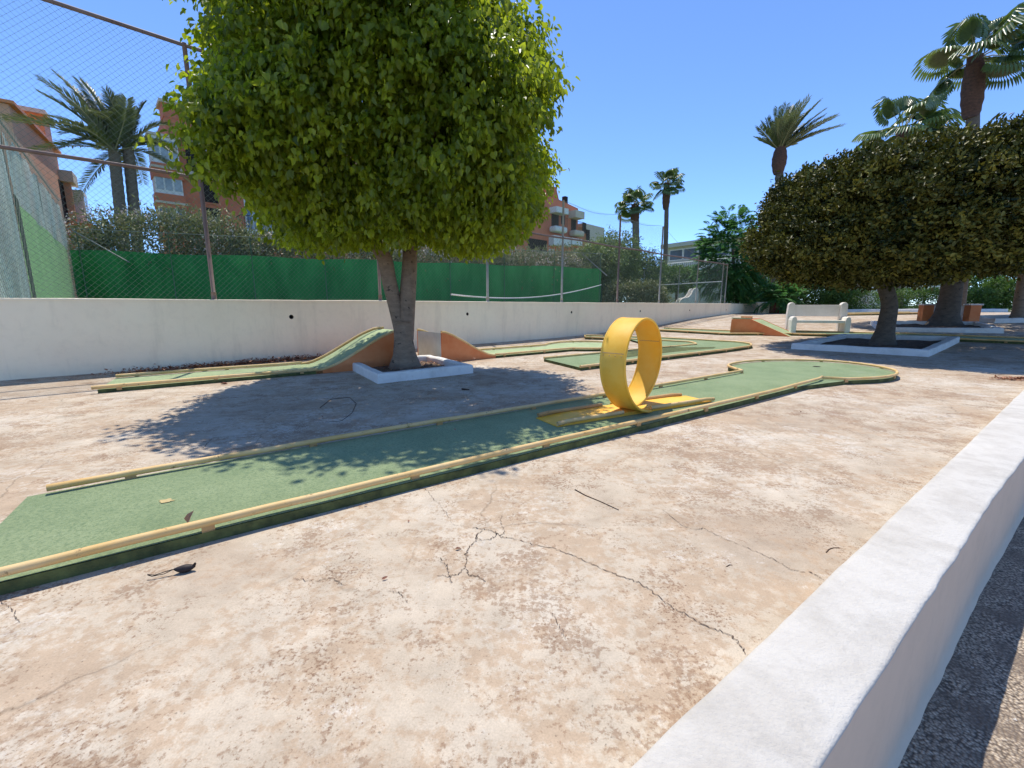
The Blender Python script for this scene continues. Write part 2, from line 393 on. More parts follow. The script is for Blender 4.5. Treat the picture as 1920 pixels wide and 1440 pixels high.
# concrete terrace: its near edge follows the parapet (lane direction), so build it in that frame
def terrace():
    mb = MB(); ss = np.arange(-24, 46.1, .5); a = len(ss); b = 40
    V = []
    for s in ss:
        for j in range(b):
            p0 = ll(.40, s)                              # near edge under the parapet
            k = (WALL + .15 - NW.dot(p0)) / NW.dot(NL) if s < 40 else (WALL + .15 - NW.dot(p0)) / NW.dot(NL)
            p = p0 + NL * k * j / (b - 1)
            V.append((p[0], p[1], hz(*p)))
    mb.add(V, [(i * b + j, (i + 1) * b + j, (i + 1) * b + j + 1, i * b + j + 1) for i in range(a - 1) for j in range(b - 1)])
    return struct(mb.build('concrete_ground', M_CONC, smooth=True))
terrace()
mb = MB()
q = [ll(.30, -30), ll(.30, 46), ll(-60, 46), ll(-60, -30)]
mb.add([v3(p, -.45) for p in q], [(3, 2, 1, 0)]); struct(mb.build('pebble_path', M_PATH))
mb = MB()                                               # far land reaching the horizon
q = [wl(WALL + .1, -900), wl(WALL + .1, 29.2), wl(-1500, 29.2), wl(-1500, 1800), wl(1800, 1800), wl(1800, -900)]
mb.add([v3(q[0], .66), v3(q[1], .66), v3(wl(WALL + .1, 1800), .66), v3(q[4], .66), v3(q[5], .66)], [(0, 1, 2, 3, 4)])
mb.add([v3(wl(-2, 38), .655), v3(wl(-1500, 38), .655), v3(wl(-1500, 1800), .655), v3(wl(WALL + .1, 1800), .655), v3(wl(WALL + .1, 38), .655)], [(0, 1, 2, 3, 4)])
struct(mb.build('land', M_GRASS))
mb = MB(); q = [wl(WALL + .2, -9), wl(WALL + .2, 24.2), wl(27, 24.2), wl(27, -9)]
mb.prism([tuple(p) for p in q], .67, .98); struct(mb.build('court_floor', M_COURT))
# cracks in the slab: narrow dirt-filled ribbons
CR = ['883,990 905,993 928,998 940,1008 960,1010 1000,1022 1050,1033 1085,1048 1125,1066 1170,1085 1200,1095 1235,1120 1260,1140 1283,1152 1323,1177 1370,1193 1390,1213 1398,1227;7',
      '905,995 893,1005 892,1015 880,1028 873,1040 876,1045 872,1065 858,1078 842,1082 822,1080;7', '842,1080 838,1062 824,1048;6', '845,1080 846,1094;6',
      '872,1068 880,1080 895,1082 912,1093;6', '893,1003 895,1013 920,1013 932,1003 928,997;7', '936,1006 946,1000 940,985 939,968;5',
      '1240,955 1280,987 1300,994 1320,992 1343,1005 1380,1020 1420,1036 1450,1050 1480,1068 1510,1075;5', '1515,1073 1530,1080 1545,1090;5',
      '550,1088 600,1090 620,1085 645,1098;4', '0,1125 20,1140 30,1158 36,1168;5', '795,915 812,935 835,960 850,985 880,990;4', '725,1110 750,1113 765,1132;4',
      '1640,762 1690,760 1740,766 1800,764;7', '60,938 75,950 90,962 110,945;6', '380,840 400,822 470,815 560,800;9', '1035,1150 1048,1175 1060,1200;4']
mb = MB(); rc = np.random.default_rng(3)
for ln in CR:
    pts, wd = ln.split(';'); pts = np.array([tuple(map(float, x.split(','))) for x in pts.split()])
    n = len(pts); tt = np.linspace(0, n - 1, n * 9)
    P = np.stack((np.interp(tt, range(n), pts[:, 0]), np.interp(tt, range(n), pts[:, 1])), 1)
    G = np.array([gt(u, v) for u, v in P]); G[:, :2] += rc.normal(0, .0035, (len(G), 2)); G[:, 2] = [hz(*g[:2]) + .003 for g in G]
    wv = float(wd) / 1000 * .45 * np.clip(rc.normal(.8, .4, len(G)), .2, 1.9); wv[0] = wv[-1] = .0007
    mb.strip(G, wv)
struct(mb.build('ground_cracks', M_CRACK))

# ------------------------------------------------------------------ white parapet beside the path
def parapet():
    t = thing('low_parapet', v3(ll(.4, 2), 0), 'low broad whitewashed parapet between the concrete slab and the pebble path', 'wall')
    ss = np.concatenate((np.arange(-2.5, 12, .06), np.arange(12, 30, .5))); r = np.random.default_rng(11)
    lin = np.interp(ss, [-3, .65, 2.6, 8, 30], [.50, .483, .515, .60, .62]); rin = np.interp(ss, [-3, 1, 3, 4.3, 30], [.243, .246, .268, .262, .262])
    def wob(a, f):
        n = len(ss); x = np.interp(ss, np.arange(-4, 40, f), r.normal(0, a, len(np.arange(-4, 40, f)))); return x
    lin = lin + wob(.0018, .3) + wob(.0012, .07); rin = rin + wob(.0012, .3) + wob(.0013, .07)
    zt = .085 + wob(.0015, .5)
    V = []; V2 = []
    for s, a, b, z in zip(ss, lin, rin, zt):
        for l, zz in ((a + .004, -.05), (a, z - .010), (a - .005, z - .002), (a - .02, z), ((a + b) / 2, z + .002), (b + .015, z), (b + .004, z - .002), (b, z - .008), (b + .001, z - .014)):
            p = ll(l, s); V.append((p[0], p[1], zz))
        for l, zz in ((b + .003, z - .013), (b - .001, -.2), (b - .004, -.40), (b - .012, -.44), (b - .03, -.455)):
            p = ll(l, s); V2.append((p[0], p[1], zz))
    k = 9
    m = MB(); m.add(V, [(i * k + j, i * k + j + 1, (i + 1) * k + j + 1, (i + 1) * k + j)[::-1] for i in range(len(ss) - 1) for j in range(k - 1)])
    m.build('coping', M_PARA, t, smooth=True)
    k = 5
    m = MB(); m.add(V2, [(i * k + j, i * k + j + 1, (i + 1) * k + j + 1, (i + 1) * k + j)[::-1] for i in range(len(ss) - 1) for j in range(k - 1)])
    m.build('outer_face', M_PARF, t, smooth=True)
parapet()

# ------------------------------------------------------------------ long white wall with drain holes
def long_wall():
    t = thing('retaining_wall', v3(wl(WALL, 10), 0), 'long white rendered retaining wall with a row of drain holes under the wire fence', 'wall')
    HS = [2.83, 7.13, 11.43, 15.73, 20.1, 24.45]; r = .043
    m = MB(); f = []
    def P(s, z, d=0.): return v3(wl(WALL + d, s), z)
    # front face, with true round openings
    s_edges = [-9.]
    for h in HS: s_edges += [h - .2, h + .2]
    s_edges.append(28.9)
    zb, zt = -.15, 1.155
    for i in range(len(s_edges) - 1):
        a, b = s_edges[i], s_edges[i + 1]
        if i % 2 == 1:
            c = (a + b) / 2; zc = .835
            m.add([P(a, zb), P(b, zb), P(b, zc - .2), P(a, zc - .2)], [(0, 1, 2, 3)])
            m.add([P(a, zc + .2), P(b, zc + .2), P(b, zt), P(a, zt)], [(0, 1, 2, 3)])
            n = 24; vs = []
            for j in range(n):
                th = 2 * math.pi * j / n; x, y = math.cos(th), math.sin(th); k = .2 / max(abs(x), abs(y))
                vs += [P(c + x * k, zc + y * k), P(c + x * r, zc + y * r), P(c + x * r, zc + y * r, .16)]
            m.add(vs, [q for j in range(n) for q in ((3 * j, 3 * ((j + 1) % n), 3 * ((j + 1) % n) + 1, 3 * j + 1), (3 * j + 1, 3 * ((j + 1) % n) + 1, 3 * ((j + 1) % n) + 2, 3 * j + 2))])
        else:
            xs = np.linspace(a, b, 12)
            for x0, x1 in zip(xs, xs[1:]): m.add([P(x0, zb), P(x1, zb), P(x1, zt), P(x0, zt)], [(0, 1, 2, 3)])
    # top and end
    ss = np.linspace(-9, 28.9, 160); rr = np.random.default_rng(5); zz = zt + .004 + np.convolve(rr.normal(0, .006, 164), np.ones(5) / 5, 'valid')
    V = []
    for s, z in zip(ss, zz): V += [P(s, zt - .03, -.012), P(s, z - .008, -.012), P(s, z, .01), P(s, z, .2), P(s, z - .25, .2)]
    m.add(V, [(i * 5 + j, (i + 1) * 5 + j, (i + 1) * 5 + j + 1, i * 5 + j + 1) for i in range(159) for j in range(4)])
    m.add([P(28.9, zb), P(28.9, zb, .2), P(28.9, zt, .2), P(28.9, zt)], [(0, 1, 2, 3)])
    m.build('wall_face', M_WALL, t)
    for h in HS:
        d = MB(); n = 16
        vs = []
        for j in range(n):
            th = 2 * math.pi * j / n
            for rad, dep in ((r - .002, .012), (r - .010, .012), (r - .010, .15)):
                vs.append(P(h + rad * math.cos(th), .835 + rad * math.sin(th), dep))
        vs.append(P(h, .835, .15))
        fs = []
        for j in range(n):
            k = (j + 1) % n
            fs += [(3 * j, 3 * k, 3 * k + 1, 3 * j + 1), (3 * j + 1, 3 * k + 1, 3 * k + 2, 3 * j + 2), (3 * j + 2, 3 * k + 2, 3 * n)]
        d.add(vs, fs); d.build('drain_pipe', M_PIPE, t)
    k = MB()                                            # thin mortar footing at the foot of the wall
    V = []
    for s in np.linspace(-9, 28.8, 120):
        zg = float(np.interp(s, KX, KZ)); wd = .32 + .05 * math.sin(s * 2.1) + (.35 if 17 < s < 24 else 0)
        V += [P(s, zg - .05, -wd), P(s, zg + .012, -wd + .01), P(s, zg + .035, -.0)]
    k.add(V, [(i * 3 + j, (i + 1) * 3 + j, (i + 1) * 3 + j + 1, i * 3 + j + 1) for i in range(119) for j in range(2)])
    k.build('mortar_footing', M_CONC, t)
long_wall()

# ------------------------------------------------------------------ chain-link fences
def chain(m, A, B, z0, z1, pitch, r=.0015, k=3):
    A = np.array(A[:2], float); B = np.array(B[:2], float); L = np.linalg.norm(B - A); d = (B - A) / L; H = z1 - z0
    for sgn in (1, -1):
        o = -H if sgn > 0 else 0
        x = o
        while x < L + (H if sgn < 0 else 0):
            a0, a1 = x, x + sgn * H                     # at z0 and z1
            t0, t1 = 0., 1.
            lo, hi = (a0, a1)
            def clip(val, t0, t1):
                return t0, t1
            # parameter range with position inside [0, L]
            if a1 != a0:
                ta, tb = (0 - a0) / (a1 - a0), (L - a0) / (a1 - a0)
                t0 = max(0, min(ta, tb)); t1 = min(1, max(ta, tb))
            if t1 - t0 > 1e-3:
                p = [v3(A + d * (a0 + (a1 - a0) * t), z0 + H * t) for t in (t0, t1)]
                m.tube(p, r, k, cap=False)
            x += pitch
def front_fence():
    lat = WALL + .09
    t = thing('chain_link_fence', v3(wl(lat, 10), 1.15), 'tall chain link fence standing on top of the long white wall', 'fence')
    posts = [(-1.55, 5.15), (1.62, 5.15), (4.75, 5.15), (7.9, 4.25), (11.02, 4.25), (14.2, 4.25), (17.33, 4.22), (20.85, 3.35), (24.35, 3.2)]
    for i, (s, z) in enumerate(posts):
        m = MB(); p = wl(lat, s); m.tube([v3(p, 1.13), v3(p, z)], .033 if z > 4 else .026, 8)
        m.tube([v3(p, 1.14), v3(p, 1.28)], .042, 8)
        m.build('post', M_POSTR if i in (0, 1, 2, 5) else M_METAL, t, smooth=True)
    m = MB(); n = 60
    m.tube([v3(wl(lat - .02, s), 3.13 + .012 * math.sin(s * 1.7)) for s in np.linspace(-9, 24.3, n)], .027, 8); m.build('middle_rail', M_POSTR, t, smooth=True)
    m = MB(); m.tube([v3(wl(lat, s), 5.12) for s in (-9, -1.55, 1.62, 4.75)], .03, 8); m.build('top_rail', M_POSTR, t, smooth=True)
    m = MB(); m.tube([v3(wl(lat, s), 4.22 - (.12 * math.sin((s - 7.9) / 3.13 * math.pi) ** 2) - (max(0, s - 17.3) * .28)) for s in np.linspace(7.9, 20.9, 40)], .006, 4); m.build('top_wire', M_WIRE, t)
    m = MB()
    chain(m, wl(lat, -9), wl(lat, 4.75), 1.17, 5.1, .085)
    chain(m, wl(lat, 4.75), wl(lat, 17.3), 1.17, 4.17, .085)
    chain(m, wl(lat, 17.3), wl(lat, 24.3), 1.17, 3.12, .085)
    m.build('wire_mesh', M_WIRE, t)
front_fence()
BK0 = np.array((-15.6, 16.0)); BK1 = at(1127, 507, 23.7)[:2]
def panel(m, A, B, zf0, zf1, n=60, wob=.02, seed=1):
    r = np.random.default_rng(seed); A = np.array(A[:2], float); B = np.array(B[:2], float); L = np.linalg.norm(B - A); d = (B - A) / L; nn_ = np.array((-d[1], d[0]))
    k = 7; V = []
    ph = r.uniform(0, 6, 4)
    for i in range(n + 1):
        s = i / n
        a, b = zf0(s), zf1(s)
        for j in range(k):
            q = j / (k - 1)
            o = wob * (math.sin(s * L * 2.1 + ph[0]) + .6 * math.sin(s * L * 4.7 + ph[1] + q * 2)) * (.3 + .7 * math.sin(q * 3.1))
            V.append(v3(A + d * L * s + nn_ * o, a + (b - a) * q))
    m.add(V, [(i * k + j, (i + 1) * k + j, (i + 1) * k + j + 1, i * k + j + 1) for i in range(n) for j in range(k - 1)])
def back_fence():
    t = thing('court_back_fence', v3(BK0, .98), 'dark green windscreen fence along the far side of the court below the oleander hedge', 'fence')
    m = MB(); panel(m, BK0, BK1, lambda s: .99, lambda s: 2.98 + .03 * math.sin(s * 31), 120, .05); m.build('windscreen', M_SCREEN, t, smooth=True)
    d = BK1 - BK0; L = np.linalg.norm(d); d = d / L; n = np.array((d[1], -d[0]))
    for i, s in enumerate(np.linspace(.3, L - .1, 9)):
        q = MB(); p = BK0 + d * s + n * .06; q.tube([v3(p, .98), v3(p, 3.75)], .017, 7); q.build('post', M_GPOST, t, smooth=True)
    q = MB(); q.tube([v3(BK0 + n * .1, 3.7), v3(BK1 + n * .1, 3.7)], .012, 5); q.build('top_wire', M_WIRE, t)
    for u in (205, 1100):                               # diagonal braces
        q = MB(); a = at(u - 47 if u < 500 else u - 10, 435 if u < 500 else 500, 17 if u < 500 else 23); s0 = .2 if u < 500 else L - 1.2
        b = BK0 + d * (s0 + 1.5) + n * .1; a = BK0 + d * s0 + n * .1
        q.tube([v3(a, 3.65), v3(b, 2.6)], .022, 6); q.build('brace', M_METAL, t, smooth=True)
    q = MB(); chain(q, BK0 + n * .08, BK1 + n * .08, 2.98, 3.7, .12, .002); q.build('wire_mesh', M_WIRE, t)
back_fence()
def left_fence():
    F0 = np.array(at(62, 557, 9.3)[:2]); F1 = BK0 + np.array((.02, -.1)); d = (F1 - F0); L = np.linalg.norm(d); d = d / L
    Fn = F0 - d * 4.2
    t = thing('court_side_fence', v3(F0, .98), 'court side fence at left with pale green screen below torn whitish mesh', 'fence')
    m = MB(); panel(m, F0, F1, lambda s: .99, lambda s: 3.12 - .12 * s, 50, .02, 2); m.build('windscreen', M_SCREENL, t, smooth=True)
    r = np.random.default_rng(9)
    for k, s in enumerate(np.linspace(.0, L, 5)):
        q = MB(); p = F0 + d * s + np.array((d[1], -d[0])) * -.05; q.tube([v3(p, .98), v3(p, 4.5)], .03, 7); q.build('post', M_METAL, t, smooth=True)
    rag = np.convolve(r.normal(0, .16, 84), np.ones(3) / 3, 'valid')
    m = MB(); panel(m, F0 + d * .02 + np.array((-.02, -.01)), F1, lambda s: 3.06 - .12 * s, lambda s: 4.45 - .05 * s + rag[int(s * 80)] * .5, 80, .05, 4); m.build('shade_mesh', M_SHADE, t, smooth=True)
    m = MB(); panel(m, Fn, F0 + d * .0, lambda s: .99, lambda s: 4.5 + rag[int(s * 80)], 80, .06, 5); m.build('shade_mesh', M_SHADE, t, smooth=True)
    m = MB(); e = F0 - d * .30; nrm = np.array((d[1], -d[0])) * .05
    m.extr([v3(e + nrm, .99), v3(F0 + nrm, .99), v3(F0 + nrm, 3.14), v3(e + nrm, 3.2)], (0, 0, 0), v3(-nrm * .4, 0)); m.build('canvas_strip', M_DKGREEN, t)
    q = MB(); q.tube([v3(Fn, 4.6), v3(F1, 4.6)], .02, 6); q.build('top_rail', M_METAL, t, smooth=True)
    q = MB(); chain(q, Fn + nrm * 1.5, F1 + nrm * 1.5, 1, 4.6, .16, .002); q.build('wire_mesh', M_WIRE, t)
left_fence()
def net():
    A = at(1128, 534, 23.2); B = wl(WALL + 1.4, 6.6)
    B = np.array((B[0], B[1], 1.93)) if False else np.array(at(846, 552, 11.3))
    t = thing('tennis_net', (A[0], A[1], .98), 'sagging tennis net tape hanging across the court in front of the dark green screen', 'net')
    pts = []
    for q in np.linspace(0, 1, 40):
        p = A + (B - A) * q
        pts.append(np.array((p[0], p[1], p[2] - 0.36 * 4 * q * (1 - q) * (.55 + .45 * q))))
    m = MB(); m.tube(pts, .022, 6); m.build('net_tape', M_WHITE, t, smooth=True)
    m = MB(); m.tube([(A[0], A[1], .98), (A[0], A[1], A[2] + .06)], .045, 8); m.build('net_post', M_DKGREEN, t, smooth=True)
net()
def end_fence():
    A = wl(WALL + .3, 24.35); B = A + az(-25) * 15
    t = thing('court_end_fence', v3(A, .98), 'thin wire fence with pale rail at the far end of the court behind the palms', 'fence')
    d = (B - A) / 15
    for s in np.arange(0, 15.1, 3):
        q = MB(); p = A + d * s; q.tube([v3(p, .9), v3(p, 3.3)], .028, 7); q.build('post', M_METAL, t, smooth=True)
    q = MB(); q.tube([v3(A, 2.3), v3(B, 2.3)], .03, 6); q.build('rail', M_WHITE, t, smooth=True)
    q = MB(); chain(q, A, B, 1, 3.25, .14, .002); q.build('wire_mesh', M_WIRE, t)
end_fence()

# ------------------------------------------------------------------ foliage helpers
def leaf_mesh(P, A, Nn, L, W, tint, name, m, parent, fold=.18, curl=.15):
    n = len(P)
    A = A / np.linalg.norm(A, axis=1)[:, None]
    Sd = np.cross(A, Nn); Sd /= np.maximum(np.linalg.norm(Sd, axis=1)[:, None], 1e-6); Nn = np.cross(Sd, A)
    L = L[:, None]; W = W[:, None]
    up = Nn * W * fold
    V = np.stack((P, P + A * L * .30 + Sd * W * .5 + up, P + A * L * .68 + Sd * W * .36 + up - Nn * L * curl * .4, P + A * L - Nn * L * curl,
                  P + A * L * .68 - Sd * W * .36 + up - Nn * L * curl * .4, P + A * L * .30 - Sd * W * .5 + up), 1).reshape(-1, 3)
    o0 = np.array(parent['_base']) if parent is not None else np.zeros(3)
    V = V - o0
    base = np.arange(n) * 6
    Fq = np.stack((base, base + 1, base + 2, base + 3, base, base + 3, base + 4, base + 5), 1).reshape(-1)
    me = bpy.data.meshes.new(name); me.vertices.add(6 * n); me.vertices.foreach_set('co', V.astype(np.float32).ravel())
    me.loops.add(8 * n); me.loops.foreach_set('vertex_index', Fq.astype(np.int32))
    me.polygons.add(2 * n); me.polygons.foreach_set('loop_start', np.arange(0, 8 * n, 4, dtype=np.int32)); me.polygons.foreach_set('loop_total', np.full(2 * n, 4, np.int32))
    me.update(calc_edges=True); me.validate()
    a = me.attributes.new('tint', 'FLOAT', 'POINT'); a.data.foreach_set('value', np.repeat(np.clip(tint, 0, 1), 6).astype(np.float32))
    me.materials.append(m)
    o = bpy.data.objects.new(name, me); col.objects.link(o)
    if parent is not None: o.parent = parent
    return o
def unit(x): return x / np.maximum(np.linalg.norm(x, axis=-1)[..., None], 1e-9)
def shoots(n, norm, c, half, lo, r, lump=.06, seed=0):
    """points in the outer shell of a rounded body; norm(q) = 1 on its surface"""
    out = []
    ks = r.normal(0, 1, (7, 3)) * 2.6; ph = r.uniform(0, 6.3, 7)
    while sum(map(len, out)) < n:
        q = r.uniform(-1.08, 1.08, (n * 4, 3))
        l = 1 + lump * np.sin(q @ ks.T + ph).sum(1) / 2.2
        f = norm(q) / l
        q = q[(f < 1) & (f > lo)]
        out.append(q)
    q = np.vstack(out)[:n]
    e = 1e-3
    g = np.stack([(norm(q + np.eye(3)[i] * e) - norm(q - np.eye(3)[i] * e)) for i in range(3)], 1) / np.array(half)
    return np.array(c) + q * np.array(half), unit(g), q
def crown(parent, m, n_sh, per, norm, c, half, lo, L, W, r, droop=.8, spread=.16, slen=.34, lump=.06, tintf=None, name='crown', young=.12):
    P, G, q = shoots(n_sh, norm, c, half, lo, r, lump)
    D = unit(G * .55 + np.array((0, 0, -droop * .5)) + r.normal(0, .45, P.shape))
    sh_t = np.clip(r.normal(.36, .17, n_sh), 0, 1); sh_t[r.random(n_sh) < young] += .4
    if tintf is not None: sh_t = tintf(q, sh_t, r)
    t = r.uniform(0, 1, (n_sh, per))
    pos = P[:, None, :] + D[:, None, :] * (t * slen)[:, :, None] + r.normal(0, spread * .5, (n_sh, per, 3)) * np.array((1, 1, .8))
    A = unit(D[:, None, :] * .35 + G[:, None, :] * .25 + np.array((0, 0, -droop)) + r.normal(0, .5, (n_sh, per, 3)))
    Nn = unit(G[:, None, :] * .8 + np.array((0, 0, .35)) + r.normal(0, .6, (n_sh, per, 3)))
    k = n_sh * per
    tint = np.repeat(sh_t, per) + r.normal(0, .10, k)
    sz = r.uniform(.65, 1.2, k)
    return leaf_mesh(pos.reshape(-1, 3), A.reshape(-1, 3), Nn.reshape(-1, 3), L * sz, W * sz * r.uniform(.85, 1.15, k), tint, name, m, parent)
def cyl_norm(p, pz, plan=2.):
    def f(q): 
        rho = (np.abs(q[:, 0]) ** plan + np.abs(q[:, 1]) ** plan) ** (1 / plan)
        return (rho ** p + np.abs(q[:, 2]) ** pz) ** (1 / p)
    return f
def limb(m, pts, rad, k=12):
    pts = np.array(pts, float); n = len(pts); tt = np.linspace(0, n - 1, (n - 1) * 5 + 1)
    P = np.stack([np.interp(tt, range(n), pts[:, i]) for i in range(3)], 1)
    for _ in range(2): P[1:-1] = (P[:-2] + 2 * P[1:-1] + P[2:]) / 4
    m.tube(P, np.interp(tt, range(n), rad), k)

# ------------------------------------------------------------------ tree in the pit beside the lane
def big_tree():
    b = gt(760, 692); b[2] = .05
    t = thing('ficus_tree', b, 'bright green box clipped tree with a forked grey trunk in the small white kerbed pit', 'tree')
    r = np.random.default_rng(21)
    Y = b[1]
    j = at(757, 602, Y); lt = at(722, 480, Y - .15); rt = at(769, 455, Y + .1)
    m = MB()
    limb(m, [b + (0, 0, -.06), b + (0, 0, .06), b + (.0, 0, .2), at(757, 640, Y), j], [.30, .245, .19, .158, .165], 16)
    limb(m, [j + (-.05, 0, -.25), at(742, 575, Y - .02), at(729, 525, Y - .1), lt, lt + (-.35, -.3, .5), lt + (-.7, -.7, 1.3)], [.10, .115, .115, .115, .08, .04], 14)
    limb(m, [j + (.03, 0, -.3), at(764, 560, Y), at(768, 500, Y + .05), rt, rt + (.1, .2, .7), rt + (.3, .2, 1.3), rt + (.5, .1, 1.9)], [.12, .13, .12, .115, .09, .06, .03], 14)
    limb(m, [rt + (0, 0, .1), rt + (-.7, .5, 1.), rt + (-1.3, .5, 1.6)], [.11, .08, .04])
    limb(m, [rt + (0, 0, .0), rt + (.7, -.6, .8), rt + (1.4, -1.2, 1.8)], [.10, .07, .03])
    limb(m, [lt + (-.1, -.1, .2), lt + (-.9, .6, 1.0), lt + (-1.3, .6, 1.6)], [.10, .07, .03])
    m.build('trunk', M_BARK, t, smooth=True)
    base_norm = cyl_norm(7., 6.5, 4.2)
    def norm(q):                                         # a little wider at the shoulder than at the foot
        k = np.interp(q[:, 2], [-1, -.5, .4, 1], [.90, .97, 1., .95]); qq = q.copy(); qq[:, 0] /= k; qq[:, 1] /= k
        return base_norm(qq)
    c = np.array((-1.70, Y - .74, 3.52)); half = (1.88, 1.80, 1.26)
    crown(t, M_LEAF, 5200, 32, norm, c, half, .66, .082, .054, r, droop=.9, lump=.115, young=.17, spread=.11, slen=.40)
    crown(t, M_LEAF, 80, 14, norm, c, np.array(half) * 1.0, .95, .085, .055, r, droop=.9, slen=.34, lump=.09, young=.3, name='loose_shoots')
big_tree()
def pit(name, poly, label, h=.13, wd=.13, soil=True, group=None):
    P = np.array(poly); c = P.mean(0); cz = hz(*c)
    t = thing(name, v3(c, cz), label, 'tree pit', group)
    m = MB(); n = len(P)
    inn = []
    for i in range(n):
        a, b, d = P[i - 1], P[i], P[(i + 1) % n]
        e1 = (b - a) / np.linalg.norm(b - a); e2 = (d - b) / np.linalg.norm(d - b); n1 = np.array((-e1[1], e1[0])); n2 = np.array((-e2[1], e2[0]))
        k = n1 + n2; k = k / np.linalg.norm(k); inn.append(b + k * wd / max(k.dot(n1), .3))
    rr = np.random.default_rng(len(label))
    for i in range(n):
        j = (i + 1) % n; K = 8; V = []
        for k in range(K + 1):
            q = k / K; o = P[i] + (P[j] - P[i]) * q; ii = inn[i] + (inn[j] - inn[i]) * q; z = hz(*o); w_ = rr.normal(0, .004) if 0 < k < K else 0
            V += [v3(o, z - .03), v3(o + (ii - o) * .02, z + h - .02 + w_), v3(o + (ii - o) * .12, z + h + w_), v3(ii + (o - ii) * .12, z + h + w_), v3(ii, z + h - .02 + w_), v3(ii, z - .03)]
        m.add(V, [(k * 6 + l, (k + 1) * 6 + l, (k + 1) * 6 + l + 1, k * 6 + l + 1) for k in range(K) for l in range(5)])
    m.build('kerb', M_KERB, t)
    s = MB(); g = 14; V = []
    for i in range(g + 1):
        for j in range(g + 1):
            u, v = i / g, j / g
            p = (inn[0] * (1 - u) + inn[1] * u) * (1 - v) + (inn[3] * (1 - u) + inn[2] * u) * v
            V.append(v3(p, hz(*p) + .035 + rr.normal(0, .014)))
    s.add(V, [(i * (g + 1) + j, (i + 1) * (g + 1) + j, (i + 1) * (g + 1) + j + 1, i * (g + 1) + j + 1) for i in range(g) for j in range(g)])
    s.build('soil', M_SOIL, t, smooth=True)
    return t
pit('planter_kerb', [ll(5.83, 1.93), ll(5.9, 3.48), ll(7.6, 3.55), ll(7.62, 2.03)], 'small square white kerb around the forked grey trunk', .135)

# ------------------------------------------------------------------ lanes
def smooth_poly(pts, n=6, closed=False):
    P = np.array(pts, float)
    for _ in range(2):
        Q = []
        m = len(P) if closed else len(P) - 1
        if not closed: Q.append(P[0])
        for i in range(m):
            a, b = P[i], P[(i + 1) % len(P)]
            Q += [a * .75 + b * .25, a * .25 + b * .75]
        if not closed: Q.append(P[-1])
        P = np.array(Q)
    return P
def dense(pts, step=.25):
    out = [np.array(pts[0], float)]
    for a, b in zip(pts, pts[1:]):
        a = np.array(a, float); b = np.array(b, float); k = max(1, int(np.linalg.norm(b - a) / step))
        out += [a + (b - a) * (i + 1) / k for i in range(k)]
    return np.array(out)
RZ = .052
def lane_bed(t, poly, top=RZ, m=None, name='bed', fill=None):
    """slab: mossy side + felt surface a hair proud of it. poly ccw list of xy"""
    P = [np.array(p) for p in poly]
    s = MB(); s.prism([(p[0], p[1], hz(*p)) for p in P], -.04, top - .004); s.build('slab', M_SLAB, t)
    bm = bmesh.new(); vs = [bm.verts.new((p[0], p[1], hz(*p) + top)) for p in P]; f = bm.faces.new(vs)
    r = bmesh.ops.triangulate(bm, faces=[f]); bm.verts.index_update()
    V = [v.co[:] for v in bm.verts]; Fs = [[v.index for v in g.verts] for g in bm.faces]; bm.free()
    q = MB(); q.add(V, Fs); q.build('playing_surface', m or M_TURF, t)
def rail(t, pts, z=.085, r=.021, m=None, feet=True, seed=0, name='rail', square=False):
    P = dense(pts, .22); rr = np.random.default_rng(seed + 1)
    Z = np.array([hz(*p[:2]) for p in P]) + z + np.convolve(rr.normal(0, .004, len(P) + 4), np.ones(5) / 5, 'valid')
    Q = np.stack((P[:, 0], P[:, 1], Z), 1); Q[1:-1, :2] += rr.normal(0, .002, (len(P) - 2, 2))
    a = MB(); a.tube(Q, r, 10); o = a.build(name, m or M_RAIL, t, smooth=True)
    if feet:
        d = 0; last = -1
        for i in range(1, len(Q) - 1):
            d += np.linalg.norm(Q[i] - Q[i - 1])
            if d > (.9 if last > 0 else .2):
                d = 0; last = i; tg = Q[i + 1] - Q[i]; f = MB()
                f.box((Q[i][0], Q[i][1], Q[i][2] - r * .5 - .018), (.05, .022, .04 + rr.uniform(0, .01)), math.atan2(tg[1], tg[0])); b = f.build('bracket', M_RAILB, t)
    return o
